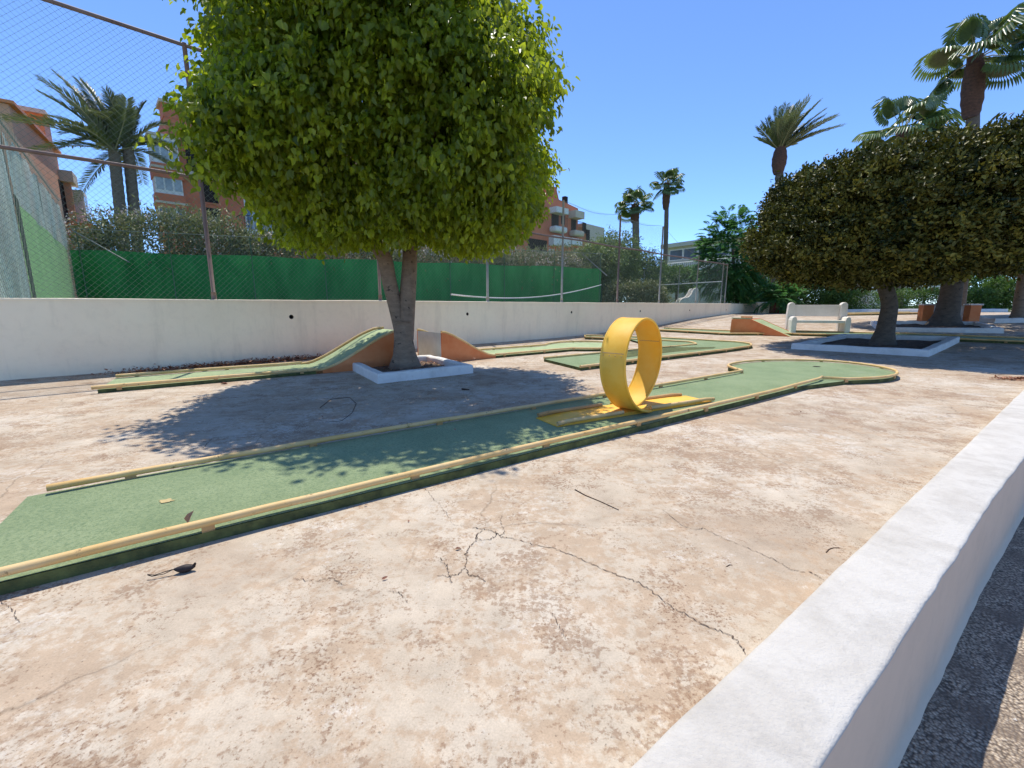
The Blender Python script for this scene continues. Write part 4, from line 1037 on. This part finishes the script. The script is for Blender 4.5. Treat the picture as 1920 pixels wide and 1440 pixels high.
def feather_tree():
    p = at(1372, 478, 26.5); b = np.array((p[0] + .9, p[1] + .6, .68)); t = thing('feathery_tree', b, 'feathery bright green tree overhanging the end of the white wall', 'tree')
    r = np.random.default_rng(71); q = MB(); limb(q, [b, b + (-.1, 0, 1.4), p + (.2, .2, -.2), p + (0, 0, .6)], [.13, .11, .08, .04]); q.build('trunk', M_BARK2, t, smooth=True)
    PP, AA, NN, LL, TT = [], [], [], [], []
    Ps, G, qq = shoots(900, cyl_norm(2., 2.), p, (1.95, 1.7, 2.3), .45, r, .15)
    P2, G2, _ = shoots(130, cyl_norm(2., 2.), at(1462, 556, 24.5), (1.0, .8, .55), .3, r, .2)
    Ps = np.vstack((Ps, P2)); G = np.vstack((G, G2))
    for s, g in zip(Ps, G):
        d = unit(g * .8 + r.normal(0, .4, 3) + np.array((0, 0, .15))); sd = unit(np.cross(d, (0, 0, 1.))); ln = r.uniform(.5, .8); tt = np.clip(r.normal(.4, .2), 0, 1)
        for k in range(9):
            f = (k + 1) / 9; pos = s + d * ln * f + np.array((0, 0, -.35 * ln * f * f))
            for sg in (1, -1):
                PP.append(pos); AA.append(sd * sg + d * .45 + np.array((0, 0, -.25))); NN.append(np.array((0, 0, 1.)) + r.normal(0, .2, 3)); LL.append(.20 * math.sin(.4 + f * 2.4) + .03); TT.append(tt)
    LL = np.array(LL); leaf_mesh(np.array(PP), np.array(AA), np.array(NN), LL, LL * .40, np.array(TT) + r.normal(0, .08, len(TT)), 'crown', M_FEATH, t)
feather_tree()

# ------------------------------------------------------------------ palms
def fan_palm(base, top, rt, Rc, label, seed, wind=(0, 0), nf=30, skirt=1.2, skr=1.6, low=-25):
    base = np.array(base, float); top = np.array(top, float); r = np.random.default_rng(seed)
    t = thing('fan_palm', base, label, 'palm tree')
    m = MB(); n = 26; P = [base + (top - base) * f + np.array((math.sin(f * 3) * .12, 0, 0)) for f in np.linspace(0, 1, n)]
    P[-1] = top
    m.tube(P, [rt * (1.25 - .3 * f + .05 * (i % 2)) for i, f in enumerate(np.linspace(0, 1, n))], 12); m.build('trunk', M_PALMT, t, smooth=True)
    if skirt:
        m = MB(); k = 12; u = (top - base) / np.linalg.norm(top - base)
        m.tube([top - u * skirt * f for f in np.linspace(1.0, -.06, k)], [rt * (1 + (skr - 1) * math.sin(math.pi * min(1, f * 1.0) ** .8) + .12 * (i % 2)) for i, f in enumerate(np.linspace(.02, .96, k))], 12)
        for i in range(int(90)):                         # old leaf stubs
            f = r.uniform(0, 1); a = r.uniform(0, 6.28); rad = rt * (1 + (skr - 1) * math.sin(math.pi * f)); o = np.array((math.cos(a), math.sin(a), 0)); q = top - u * skirt * (1 - f) + o * rad * .8
            m.tube([q, q + o * rt * .35 + np.array((0, 0, rt * .5))], [rt * .13, rt * .04], 5)
        m.build('leaf_boots', M_SKIRT, t, smooth=True)
    wind = np.array((wind[0], wind[1], 0.))
    PP, AA, NN, LL, WW, TT = [], [], [], [], [], []; pet = MB()
    ga = math.pi * (3 - 5 ** .5)
    for i in range(nf):
        e = R(np.interp(i / (nf - 1), [0, .25, .6, 1], [78, 50, 20, low])) + r.normal(0, .08); a = i * ga + r.normal(0, .15)
        d = np.array((math.cos(a) * math.cos(e), math.sin(a) * math.cos(e), math.sin(e))); d = unit(d + wind * .5)
        lp = Rc * r.uniform(.42, .56) ; mid = top + d * lp * .55 + np.array((0, 0, .03)); end = top + d * lp + np.array((0, 0, -.10 * lp)) + wind * .12 * lp
        pet.tube([top, mid, end], [.03, .02, .015], 5)
        ax = unit(end - mid); up = unit(np.cross(np.cross(ax, (0, 0, 1.)) + 1e-6, ax)); sd = np.cross(ax, up); roll = r.normal(0, .35)
        sd, up = sd * math.cos(roll) + up * math.sin(roll), up * math.cos(roll) - sd * math.sin(roll)
        bl = Rc * r.uniform(.48, .58); tt = np.clip(r.normal(.42, .22), 0, 1)
        ns = 36
        for k in range(ns):
            th = R(-118 + 236 * k / (ns - 1)); ln = bl * (.72 + .28 * math.cos(th * .8)); dr = unit(ax * math.cos(th) + sd * math.sin(th) + wind * .18)
            w_ = bl * .10
            p1 = end + dr * ln * .62 - up * abs(math.sin(th)) * bl * .1
            PP += [end, p1 - dr * .02]; AA += [p1 - end, dr * .8 + np.array((0, 0, -.65 - .5 * r.random())) + wind * .25]; NN += [up, up]; LL += [np.linalg.norm(p1 - end) * 1.04, ln * .42]; WW += [w_ * 1.25, w_ * .8]; TT += [tt, tt + .05]
    pet.build('petioles', M_PETI, t, smooth=True)
    leaf_mesh(np.array(PP), np.array(AA), np.array(NN), np.array(LL), np.array(WW), np.array(TT) + r.normal(0, .06, len(TT)), 'crown', M_PALM, t, fold=.25, curl=.05)
def date_palm(base, top, rt, Rc, label, seed, wind=(0, 0), nf=34, lo=-15, skirt=0, skr=1.4, hi=80, droop=.55):
    base = np.array(base, float); top = np.array(top, float); r = np.random.default_rng(seed)
    t = thing('date_palm', base, label, 'palm tree')
    m = MB(); n = 40; P = [base + (top - base) * f + np.array((math.sin(f * 2.6) * .15, 0, 0)) * (1 - f) for f in np.linspace(0, 1, n)]
    m.tube(P, [rt * (1.1 - .15 * f + .07 * (i % 2)) for i, f in enumerate(np.linspace(0, 1, n))], 12); m.build('trunk', M_PALMT, t, smooth=True)
    if skirt:
        m = MB(); k = 10; m.tube([top - np.array((0, 0, skirt * f)) for f in np.linspace(1, -.25, k)], [rt * (1 + (skr - 1) * math.sin(math.pi * f) + .1 * (i % 2)) for i, f in enumerate(np.linspace(.02, 1, k))], 12); m.build('leaf_boots', M_SKIRT, t, smooth=True)
    wind = np.array((wind[0], wind[1], 0.)); PP, AA, NN, LL, WW, TT = [], [], [], [], [], []; rc = MB(); ga = math.pi * (3 - 5 ** .5)
    for i in range(nf):
        e = R(np.interp(i / (nf - 1), [0, .4, .75, 1], [hi, hi * .72, 28, lo])) + r.normal(0, .06); a = i * ga + r.normal(0, .15)
        d = unit(np.array((math.cos(a) * math.cos(e), math.sin(a) * math.cos(e), math.sin(e))) + wind * .35); L = Rc * r.uniform(.85, 1.1); tt = np.clip(r.normal(.4, .2), 0, 1)
        K = 38; pts = []
        for k in range(K + 1):
            f = k / K; pts.append(top + d * L * f + np.array((0, 0, -droop * L * f ** 2.2 * (.35 + .65 * math.cos(e)))) + wind * L * .45 * f ** 2)
        pts = np.array(pts); rc.tube(pts[::3], np.linspace(.04, .01, len(pts[::3])), 5)
        for k in range(4, K):
            f = k / K; ax = unit(pts[k + 1] - pts[k]); sd = unit(np.cross(ax, (0, 0, 1.))); up = np.cross(sd, ax); ln = Rc * .20 * math.sin(min(1, .35 + f * .9) * math.pi * .62) * (1.05 - .5 * f ** 3)
            for q in range(2):
                for sg in (1, -1):
                    PP.append(pts[k] + (pts[k + 1] - pts[k]) * q * .5); AA.append(sd * sg * .8 + ax * .75 + up * .30 + wind * .3 + r.normal(0, .08, 3)); NN.append(up + sd * sg * -.2); LL.append(ln); WW.append(ln * .085); TT.append(tt)
    rc.build('frond_stalks', M_PETI, t, smooth=True)
    leaf_mesh(np.array(PP), np.array(AA), np.array(NN), np.array(LL), np.array(WW), np.array(TT) + r.normal(0, .08, len(TT)), 'crown', M_DATE, t, fold=.1, curl=.08)
def pb(u, Y, z=.6): p = at(u, 560, Y); return np.array((p[0], p[1], z))
date_palm(pb(236, 24.3), at(214, 284, 24.3), .25, 3.7, 'left one of the twin date palms, with fronds blown to the left', 81, (-.58, .1), 20, 14, droop=.30, hi=84)
date_palm(pb(262, 24.9), at(240, 276, 24.9), .25, 3.3, 'right one of the twin date palms, leaning against its neighbour with drooping right fronds', 82, (-.08, 0), 18, -18, droop=.5, hi=86)
fan_palm(pb(1188, 36), at(1191, 385, 36), .26, 1.7, 'shorter of the two distant fan palms, with a thick ragged trunk', 83, (0, 0), 16, 1.3, skr=1.25)
fan_palm(pb(1243, 47), at(1250, 346, 47), .21, 2.0, 'taller and thinner of the two distant fan palms', 84, (.15, 0), 16, 2.4, skr=1.75)
date_palm(pb(1452, 30), at(1463, 283, 30), .23, 2.9, 'windswept palm with a swollen brown neck above the left end of the dark tree', 85, (.40, 0), 34, 44, 1.4, 1.8, 84, .12)
fan_palm(pb(1686, 30), at(1692, 246, 30), .26, 3.1, 'windblown fan palm half hidden behind the top of the dark tree', 86, (.45, 0), 15, 1.1, skr=1.3, low=2)
fan_palm(pb(1800, 19), at(1828, 112, 19), .20, 2.25, 'tallest fan palm at the upper right with a swollen reddish neck', 87, (.35, 0), 16, 2.1, skr=1.7, low=-12)

# ------------------------------------------------------------------ buildings
class Facade:
    """vertical plane through point o along azimuth a; px() returns metres along it and height for a photo point"""
    def __init__(s, o, a, root): s.o = np.array(o[:2], float); s.d = az(a); s.n = np.array((s.d[1], -s.d[0])); s.rz = math.atan2(s.d[1], s.d[0]); s.root = root
    def px(s, u, v):
        r = ray(u, v); t = s.n.dot(s.o) / s.n.dot(r[:2]); p = r * t; return s.d.dot(p[:2] - s.o), EYE + p[2]
    def box(s, name, m, s0, s1, z0, z1, out0, out1, parent=None, bevel=0):
        c = s.o + s.d * (s0 + s1) / 2 + s.n * (out0 + out1) / 2; b = MB(); b.box(v3(c, (z0 + z1) / 2), (abs(s1 - s0), abs(out1 - out0), abs(z1 - z0)), s.rz); return b.build(name, m, parent or s.root, bevel=bevel)
    def pt(s, x, z, out=0): return v3(s.o + s.d * x + s.n * out, z)
    def window(s, x, z, w_, h, glass=None, out=.0):
        f = s.box('window', M_WHITE, x, x + w_, z, z + h, out - .1, out + .05)
        s.box('pane', glass or M_GLASS, x + .08, x + w_ - .08, z + .08, z + h - .08, out + .0, out + .062, f)
        s.box('mullion', M_WHITE, x + w_ / 2 - .03, x + w_ / 2 + .03, z + .08, z + h - .08, out + .03, out + .075, f)
    def balcony(s, x0, x1, z, dep=1.2, rail_m=None, solid=False, h=1.0):
        f = s.box('balcony', M_WHITE, x0, x1, z - .28, z, 0, dep)
        if solid: s.box('parapet', M_WHITE, x0, x1, z, z + h, dep - .15, dep - .01, f); return f
        b = MB()
        for x in np.arange(x0 + .08, x1, .14): b.tube([s.pt(x, z, dep - .07), s.pt(x, z + h, dep - .07)], .012, 4)
        b.tube([s.pt(x0, z + h, dep - .07), s.pt(x1, z + h, dep - .07)], .03, 5)
        for x in (x0 + .02, x1 - .02): b.tube([s.pt(x, z + h, dep - .07), s.pt(x, z + h, 0)], .03, 5)
        b.build('railing', rail_m or M_IRON, f); return f
def mid_block():
    o = at(331, 400, 32); t = thing('brick_flats', v3(o[:2], .66), 'terracotta block of flats behind the bright clipped tree, with glazed bays at its left end', 'building')
    f = Facade(o, 46.3, t)
    zt = at(340, 212, 32)[2]; cz = at(312, 192, 32)[2]
    b = MB(); prof = [(0, .6), (30, .6), (30, 13.2), (25, 15.6), (21, 13.4), (17, 13.4), (12, 16.4), (8, 17.2), (2.2, zt + .5), (1.6, zt - .1), (0, zt - .1)]
    b.extr([f.pt(x, z) for x, z in prof], (0, 0, 0), v3(-f.n * 9, 0)); b.build('wall', M_WALLO, t)
    c = f.box('chimney', M_WALLO, -.05, 1.35, zt - .2, cz, -1.4, .03); f.box('chimney_cap', M_CREAM, -.2, 1.5, cz, cz + .2, -1.55, .15, c)
    f.box('chimney_band', M_CREAM, 1.05, 1.15, zt, cz - .1, .02, .06, c)
    # stack of glazed corner bays at the left end
    for z, h, g in ((at(300, 311, 32)[2], 1.7, M_GLASSL), (at(300, 367, 32)[2], 1.6, M_GLASSL), (at(300, 428, 32)[2], 1.5, M_GLASS)):
        q = f.box('glazed_bay', M_WHITE, -1.0, .5, z, z + h, -1.0, .3)
        for x in (-.98, -.5, .0): f.box('pane', g, x + .05, x + .43, z + .25, z + h - .2, .25, .315, q)
        f.box('bay_parapet', M_WALLO, -1.05, .6, z - .9, z, -1.1, .37, q)
        f.box('bay_slab', M_CREAM, -1.1, .65, z + h, z + h + .15, -1.15, .42, q)
    za, zb = at(345, 318, 32)[2], at(340, 262, 32)[2]
    f.box('window_surround', M_CREAM, .95, 2.2, za - .4, za, 0, .6); f.box('window_surround', M_CREAM, .95, 2.2, zb, zb + .7, 0, .6)
    f.box('column', M_WHITE, 1.65, 2.1, za, zb, .15, .5); f.box('loggia', M_DARK, .95, 1.62, za, zb, 0, .05)
    for z in (at(350, 362, 32)[2], at(350, 424, 32)[2]):
        w_ = f.box('window', M_DARK, 1.7, 2.6, z - .3, z + 1.5, -.05, .02)
        b = MB(); b.tube([f.pt(2.15 + .44 * math.cos(a), z + 1.5 + .3 * math.sin(a), .02) for a in np.linspace(0, 3.14, 10)], .06, 6); b.build('arch', M_WALLO, w_)
    x0, z0 = f.px(446, 437); x1, _ = f.px(543, 446); f.balcony(x0, x1, z0 + .15, 1.3)
    q = f.box('window', M_WHITE, x0 + .6, x1 - .6, z0 + .2, z0 + 2.5, -.1, .05)
    for k in range(5): xx = x0 + .7 + k * (x1 - x0 - 1.4) / 5; f.box('pane', M_GLASSL if k % 2 else M_GLASS, xx, xx + (x1 - x0 - 1.4) / 5 - .12, z0 + .3, z0 + 2.4, 0, .06, q)
    x0b, z0b = f.px(600, 456); x1b, _ = f.px(668, 463); f.balcony(x0b, x1b, z0b + .2, 1.2)
    x2, z2 = f.px(498, 452); x3, z3 = f.px(640, 464); f.box('awning_rail', M_WHITE, x2, x3, z2 - .1, z2 + .06, .9, 1.0)
    for z in (9.0, 12.2):
        for x in (8, 14, 20, 26): f.balcony(x, x + 3.2, z, 1.2); f.window(x + .6, z + .1, 2., 2.1)
    return f
FM = mid_block()
def right_block():
    s0 = 31.0; f0 = FM; o = f0.o + f0.d * s0
    t = thing('stepped_flats', v3(o, .66), 'further terracotta flats with white balconies right of the bright clipped tree', 'building')
    f = Facade(o, 46.3, t)
    def X(u, v): return f.px(u, v)
    xe, ze = X(1084, 391); xp, zp = X(1048, 374); xn, zn = X(985, 380)
    b = MB(); b.extr([f.pt(x, z) for x, z in ((0, .6), (xe, .6), (xe, ze), (xp, zp), (xp - .6, zp + 1.4), (xp - 2.4, zp + 1.4), (xp - 2.6, zp - .5), (0, zp - 3))], (0, 0, 0), v3(-f.n * 8, 0)); b.build('wall', M_WALLO, t)
    xa, za = X(1063, 377); f.box('chimney', M_DARK, xa - .3, xa + .3, za - .9, za + .6, -.6, -.1)
    def cap(u0, v0, u1, dep=1.2, h=.7, m=M_WHITE): a, z = X(u0, v0); c, _ = X(u1, v0); f.box('awning', m, a, c, z - h, z, 0, dep)
    cap(1030, 389, 1053); cap(1066, 396, 1083, 1.2, .9, M_CREAM)
    for u0, v0, u1, m in ((1029, 424, 1052, M_WHITE), (1066, 432, 1084, M_CREAM)):
        a, z = X(u0, v0); c, _ = X(u1, v0); q = f.box('balcony', m, a, c, z - .75, z, 0, 1.2, bevel=.25)
        bb = MB()
        for x in np.arange(a + .1, c, .25): bb.tube([f.pt(x, z, 1.1), f.pt(x, z + 1.1, 1.1)], .02, 4)
        bb.tube([f.pt(a, z + 1.1, 1.1), f.pt(c, z + 1.1, 1.1)], .03, 4); bb.build('railing', M_IRON, q)
        f.box('door', M_DARK, a + .5, c - .5, z, z + 2.3, -.05, .03)
    for u0, v0, u1, v1 in ((1029, 442, 1040, 462), (1041, 444, 1060, 463), (1063, 447, 1082, 462)):
        a, z = X(u0, v0); c, z1 = X(u1, v1); q = f.box('terrace_wall', M_WHITE, a, c, z1, z, 0, .9)
    a, z = X(990, 446); c, z1 = X(1025, 476); f.box('loggia', M_DARK, a, c, z1, z, -.05, .03); f.box('awning', M_CREAM, a + 1, c, z1 - .2, z1 + .1, 0, .8)
    a, z = X(1029, 466); c, z1 = X(1039, 476); f.window(a, z1, c - a, z - z1, M_GLASSL)
    a, z = X(1052, 408); f.box('window', M_DARK, a, a + .8, z - .8, z + .6, -.05, .03)
right_block()
def cream_block():
    o = FM.o + FM.d * 52; t = thing('cream_flats', v3(o, .66), 'cream stepped building peeking out beyond the far terracotta flats', 'building')
    f = Facade(o, 46.3, t); xe, z0 = f.px(1088, 418); x1, z1 = f.px(1095, 418); x2, z2 = f.px(1101, 431); x3, z3 = f.px(1112, 452); x4, z4 = f.px(1132, 455)
    b = MB(); b.extr([f.pt(x, z) for x, z in ((-1, .6), (x4, .6), (x4, z4), (x3, z3), (x2 + .2, z2 - 3), (x2, z2), (x1, z2 + .4), (x1, z1), (-1, z0))], (0, 0, 0), v3(-f.n * 8, 0)); b.build('wall', M_CREAM, t)
    for u, v in ((1092, 427), (1099, 440)): a, z = f.px(u, v); f.box('window', M_DARK, a, a + .8, z - .7, z + .7, -.05, .04)
cream_block()
def left_block():
    A = at(16, 195, 26); B = at(106, 287, 35.2); dv = B[:2] - A[:2]; a = math.degrees(math.atan2(dv[0], dv[1])); L = np.linalg.norm(dv)
    t = thing('salmon_flats', v3(A[:2], .66), 'salmon coloured flats at the far left edge with a brick red chimney', 'building')
    f = Facade(A, a, t); zt = A[2]
    b = MB(); b.extr([f.pt(x, z) for x, z in ((0, .6), (L, .6), (L, B[2]), (0, zt))], (0, 0, 0), v3(-f.n * 10, 0)); b.build('wall', M_WALLP, t)
    b = MB(); b.extr([f.pt(x, z, .25) for x, z in ((-.2, zt), (L + .2, B[2]), (L + .2, B[2] + .16), (-.2, zt + .16))], (0, 0, 0), v3(-f.n * 10.5, 0)); b.build('roof', M_ORANGE, t)
    x, z = f.px(62, 258); x1, z1 = f.px(98, 285)
    zc = at(82, 226, 34.5)[2]
    c = f.box('chimney', M_ORANGE, L - 2.0, L + .1, B[2] - .3, zc, -1.95, -.12); f.box('chimney_cap', M_CREAM, L - 2.25, L + .35, zc, zc + .28, -2.2, .1, c)
    f.box('chimney_band', M_WHITE, L - 2.05, L - 1.98, B[2], zc, -1.1, -.98, c)
    # bays stepping out at the far end
    f.box('loggia', M_DARK, L - 1.2, L + 1.0, 7.2, 10.2, -1, .03); f.box('awning', M_CREAM, L - .6, L + 1.3, 10.2, 11.0, -1, .75)
    q = f.box('glazed_bay', M_WHITE, L + .6, L + 2.6, 7.4, 9.9, -3, 1.0)
    f.box('pane', M_GLASSL, L + .8, L + 1.5, 7.7, 9.6, .9, 1.02, q); f.box('pane', M_GLASSL, L + 1.7, L + 2.4, 7.7, 9.6, .9, 1.02, q)
    f.box('balcony', M_ORANGE, L - .6, L + 2.9, 4.8, 7.3, -3, 1.4); f.box('balcony', M_WALLP, L + 1, L + 4, 2.5, 4.8, -3, 1.6)
    f.box('column', M_WALLP, L - .2, L + .15, 6.8, 10.2, .1, .5)
left_block()
def office():
    A = at(1249, 459, 72); B = at(1420, 446, 60); dv = B[:2] - A[:2]; a = math.degrees(math.atan2(dv[0], dv[1])); L = np.linalg.norm(dv)
    t = thing('office_building', v3(A[:2], .66), 'pale flat roofed building with a band of windows behind the feathery tree', 'building')
    f = Facade(A, a, t); zt = A[2]
    f.box('wall', M_OFFICE, 0, L, .6, zt - .6, -9, 0); f.box('roof', M_OFFICE, -.5, L + .4, zt - .6, zt, -9.5, .7)
    for x in np.arange(.8, L - 1.5, 2.5):
        q = f.box('window', M_WHITE, x, x + 2.4, zt - 2.6, zt - .9, -.1, .06); f.box('pane', M_GLASS, x + .12, x + 2.28, zt - 2.45, zt - 1.05, 0, .07, q)
    f.box('balcony', M_OFFICE, 0, L, zt - 4.4, zt - 4.15, 0, 1.5)
    b = MB()
    for x in np.arange(.2, L, .35): b.box(f.pt(x, zt - 3.65, 1.4), (.1, .08, 1.0), f.rz)
    b.tube([f.pt(0, zt - 3.1, 1.4), f.pt(L, zt - 3.1, 1.4)], .07, 5); b.build('railing', M_WHITE, t)
    f.box('column', M_OFFICEC, 4.0, 6.0, .6, zt - 4.4, 0, .8); f.box('wing', M_OFFICEC, 6.6, L, .6, zt - 5.0, 0, 2.2)
office()
def balustrades():
    r = 0
    def bal(A, B, h, z, lab):
        A = np.array(A[:2]); B = np.array(B[:2]); L = np.linalg.norm(B - A); d = (B - A) / L; t = thing('balustrade', v3(A, z), lab, 'railing')
        rz = math.atan2(d[1], d[0])
        m = MB(); m.box(v3((A + B) / 2, z + h), (L, .16, .1), rz); m.build('top_rail', M_WHITE, t)
        m = MB(); m.box(v3((A + B) / 2, z + .12), (L, .16, .1), rz); m.build('bottom_rail', M_WHITE, t)
        m = MB()
        for s in np.arange(.12, L, .28): p = A + d * s; m.tube([v3(p, z + .15), v3(p, z + .4 * h), v3(p, z + .7 * h), v3(p, z + h)], [.04, .065, .035, .045], 7)
        m.build('balusters', M_WHITE, t, smooth=True)
        for p in (A, B):
            m = MB(); m.box(v3(p, z + h * .55), (.36, .36, h * 1.15), rz); m.build('pier', M_WHITE, t)
    bal(at(1240, 560, 40), at(1272, 560, 40), 1.0, .66, 'short white balustrade under the box clipped tree')
    bal(at(1372, 560, 36), at(1402, 560, 35), .95, .8, 'white balustrade seen through the wire fence left of the bench')
    bal(at(1680, 540, 33), at(1770, 540, 33), 1.0, 1.45, 'long white balustrade above the dark clipped hedge')
balustrades()
def garden_house():
    p = at(1672, 530, 36); t = thing('garden_house', (p[0], p[1], .66), 'small white gabled hut glimpsed above the hedge between the two dark trunks', 'building')
    m = MB(); m.extr([(p[0] - 1.6, p[1], .66), (p[0] + 1.6, p[1], .66), (p[0] + 1.6, p[1], 2.6), (p[0], p[1], 3.8), (p[0] - 1.6, p[1], 2.6)], (0, 0, 0), (0, 3, 0)); m.build('wall', M_WHITE, t)
    m = MB(); m.box((p[0] - .5, p[1] - .02, 1.9), (.9, .06, 1.6)); m.build('window', M_GLASSL, t)
    m = MB(); m.box((p[0] + .9, p[1] - .3, 2.1), (.18, .18, 3.0)); m.build('post', M_WHITE, t)
garden_house()
def corner_bits():
    p = at(1428, 590, 24.9); z = .62
    t = thing('white_pier', (p[0], p[1], z), 'squat white wall pier at the far end of the long wall', 'wall')
    m = MB(); m.box((p[0], p[1], z + .27), (.62, .4, .62), R(-15)); m.build('pier', M_WALL, t, bevel=.01)
    m = MB(); m.box((p[0], p[1], z + .60), (.70, .48, .05), R(-15)); m.build('coping', M_WHITE, t, bevel=.01)
    p = at(1450, 588, 24.6); t = thing('red_box', (p[0], p[1], z), 'dark red box beside the squat white pier at the wall end', 'box')
    m = MB(); m.box((p[0], p[1], z + .26), (.42, .42, .56), R(-15)); m.build('body', M_RED, t, bevel=.015)
    m = MB(); m.box((p[0], p[1], z + .555), (.46, .46, .04), R(-15)); m.build('lid', M_RED, t, bevel=.01)
corner_bits()
struct_lawn = MB(); struct_lawn.add([(28.3, 26, .715), (60, 26, .715), (60, 70, .715), (28.3, 70, .715)], [(0, 1, 2, 3)]); struct(struct_lawn.build('lawn', M_GRASS))
m = MB(); m.add([(27.6, 22, .712), (30.2, 22, .712), (38.5, 33, .722), (35, 33, .722)], [(0, 1, 2, 3)]); struct(m.build('footpath', M_CONC))

# ------------------------------------------------------------------ small things on the ground
def litter(name, pts, label, lsz, seed):
    r = np.random.default_rng(seed); P = np.array(pts); n = len(P)
    o = leaf_mesh(P, unit(r.normal(0, 1, (n, 3)) * (1, 1, .25)), unit(r.normal(0, .35, (n, 3)) + (0, 0, 1)), r.uniform(.6, 1.3, n) * lsz, r.uniform(.6, 1.2, n) * lsz * .5, r.uniform(0, 1, n), name, M_DRY, None, .3, -.2)
    tag(o, label, 'leaf litter', kind='stuff')
r = np.random.default_rng(91)
A, B = wl(WALL - .18, -.2), wl(WALL - .2, 3.6); pts = []
for i in range(1500):
    q = r.beta(2.2, 1.8); p = A + (B - A) * q + NW * -abs(r.normal(0, .09)) + NW * .06; pts.append((p[0], p[1], .02 + abs(r.normal(0, .03))))
litter('leaf_litter', pts, 'drift of reddish dry leaves along the foot of the white wall behind the jump lane', .055, 1)
c = gt(1905, 712)[:2]; litter('leaf_litter', [(c[0] + r.normal(0, .14), c[1] + r.normal(0, .07), .01 + abs(r.normal(0, .01))) for i in range(260)], 'small patch of dry brown leaves beside the parapet at the right edge', .045, 2)
c = gt(760, 690)[:2]; litter('leaf_litter', [(c[0] + r.normal(.35, .3), c[1] + r.normal(0, .4), .05 + abs(r.normal(0, .008))) for i in range(220)], 'dry leaves scattered on the soil around the forked grey trunk', .05, 3)
pts = []
for i in range(420):
    p = ll(r.uniform(1.2, 6.5), r.uniform(.4, 9)); pts.append((p[0], p[1], hz(*p) + (RZ + .006 if 2.3 < NL.dot(p) < 3.35 else .006)))
litter('leaf_litter', pts[:90], 'stray leaf crumbs spread thinly over the slab', .022, 4)
def pod():
    p = gt(348, 1073); t = thing('seed_pod', p, 'black dried seed pod with a curled stalk lying on the slab near the front lane', 'seed pod')
    m = MB(); d = az(68); P = []
    for k in np.linspace(-1, 1, 12): P.append(v3(p[:2] + d * k * .036, .016 + .006 * k * k + (.01 if k > .9 else 0)))
    m.tube(P, [.003 + .013 * math.cos(k * 1.5) for k in np.linspace(-1, 1, 12)], 9); m.build('husk', M_POD, t, smooth=True)
    m = MB(); m.tube([P[0], P[0] + v3(-d * .03, -.004), P[0] + v3(-d * .06 + az(-20) * -.008, -.006), P[0] + v3(-d * .085, -.002)], .0018, 5)
    m.tube([P[0], P[0] + v3(-d * .03 + az(160) * .008, -.008), P[0] + v3(-d * .07 + az(160) * .006, -.01), P[0] + v3(-d * .085, -.004)], .0016, 5); m.build('stalk', M_POD, t, smooth=True)
pod()
def one_leaf(u, v, dz, L, W, label, A, N, tint, m=M_DRY):
    p = gt(u, v, dz); t = leaf_mesh(np.array([p]), np.array([A], float), np.array([N], float), np.array([L]), np.array([W]), np.array([tint]), 'fallen_leaf', m, None, .3, .2)
    tag(t, label, 'leaf')
one_leaf(352, 981, RZ + .006, .06, .035, 'curled tan leaf resting against the near rail of the front lane', (.3, .2, 1), (-.3, -1, .2), .95)
one_leaf(700, 921, .02, .07, .03, 'brown leaf caught under the near rail of the front lane', (1, .3, .1), (0, -.4, 1), .2)
one_leaf(413, 719, .012, .10, .05, 'dark dried leaf on the sunny slab left of the tree shadow', (1, .2, .02), (0, 0, 1), .0)
one_leaf(853, 1029, .008, .03, .012, 'tiny dark leaf scrap beside the branching crack', (1, .3, .02), (0, 0, 1), .0)
def twig(pts, rad, label):
    P = np.array([gt(u, v) + (0, 0, rad) for u, v in pts]); n = len(P); tt = np.linspace(0, n - 1, n * 5); Q = np.stack([np.interp(tt, range(n), P[:, i]) for i in range(3)], 1)
    m = MB(); m.tube(Q, np.linspace(rad, rad * .5, len(Q)), 5); tag(m.build('twig', M_TWIG, smooth=True), label, 'twig')
twig([(1078, 919), (1098, 930), (1125, 941), (1160, 957)], .0035, 'long thin dark twig lying on the slab below the yellow loop')
twig([(1549, 1037), (1554, 1031), (1562, 1028), (1574, 1028)], .0025, 'short bent twig on the slab close to the white parapet')
twig([(1362, 1064), (1368, 1060), (1374, 1061)], .0025, 'tiny curved twig on the slab between the two long cracks')
twig([(600, 765), (620, 749), (655, 745), (668, 757), (660, 775), (640, 790), (610, 792)], .003, 'curved twig hoop lying in the shade of the bright clipped tree')
twig([(866, 731), (880, 732)], .012, 'stub of dark wood lying on the slab in front of the small kerbed pit')
p = gt(668, 686); m = MB(); m.box((p[0] - .05, p[1] + .05, .035), (.26, .10, .05), R(8)); m.box((p[0] + .02, p[1] + .05, .07), (.08, .05, .03), R(8)); tag(m.build('blue_scrap', M_BLUE, bevel=.01), 'scrap of blue plastic at the left corner of the small white kerb', 'plastic scrap')

# repeats of one kind share a group phrase
GROUPS = {'fan_palm': 'fan palms', 'date_palm': 'feather palms', 'planter_kerb': 'white kerbed tree pits', 'garden_tree': 'garden trees behind the hedge', 'dark_ficus_tree': 'dark clipped trees',
          'twig': 'twigs on the slab', 'fallen_leaf': 'single fallen leaves', 'balustrade': 'white balustrades', 'leafy_tree': 'loose trees beyond the court',
          'front_lane': 'minigolf lanes', 'jump_lane': 'minigolf lanes', 'vee_lane': 'minigolf lanes', 'cross_lane': 'minigolf lanes', 'rear_lane': 'minigolf lanes'}
for o in bpy.data.objects:
    n_ = o.name.split('.')[0]
    if o.parent is None and n_ in GROUPS: o['group'] = GROUPS[n_]
# tidy helper property
for o in bpy.data.objects:
    if '_base' in o: del o['_base']
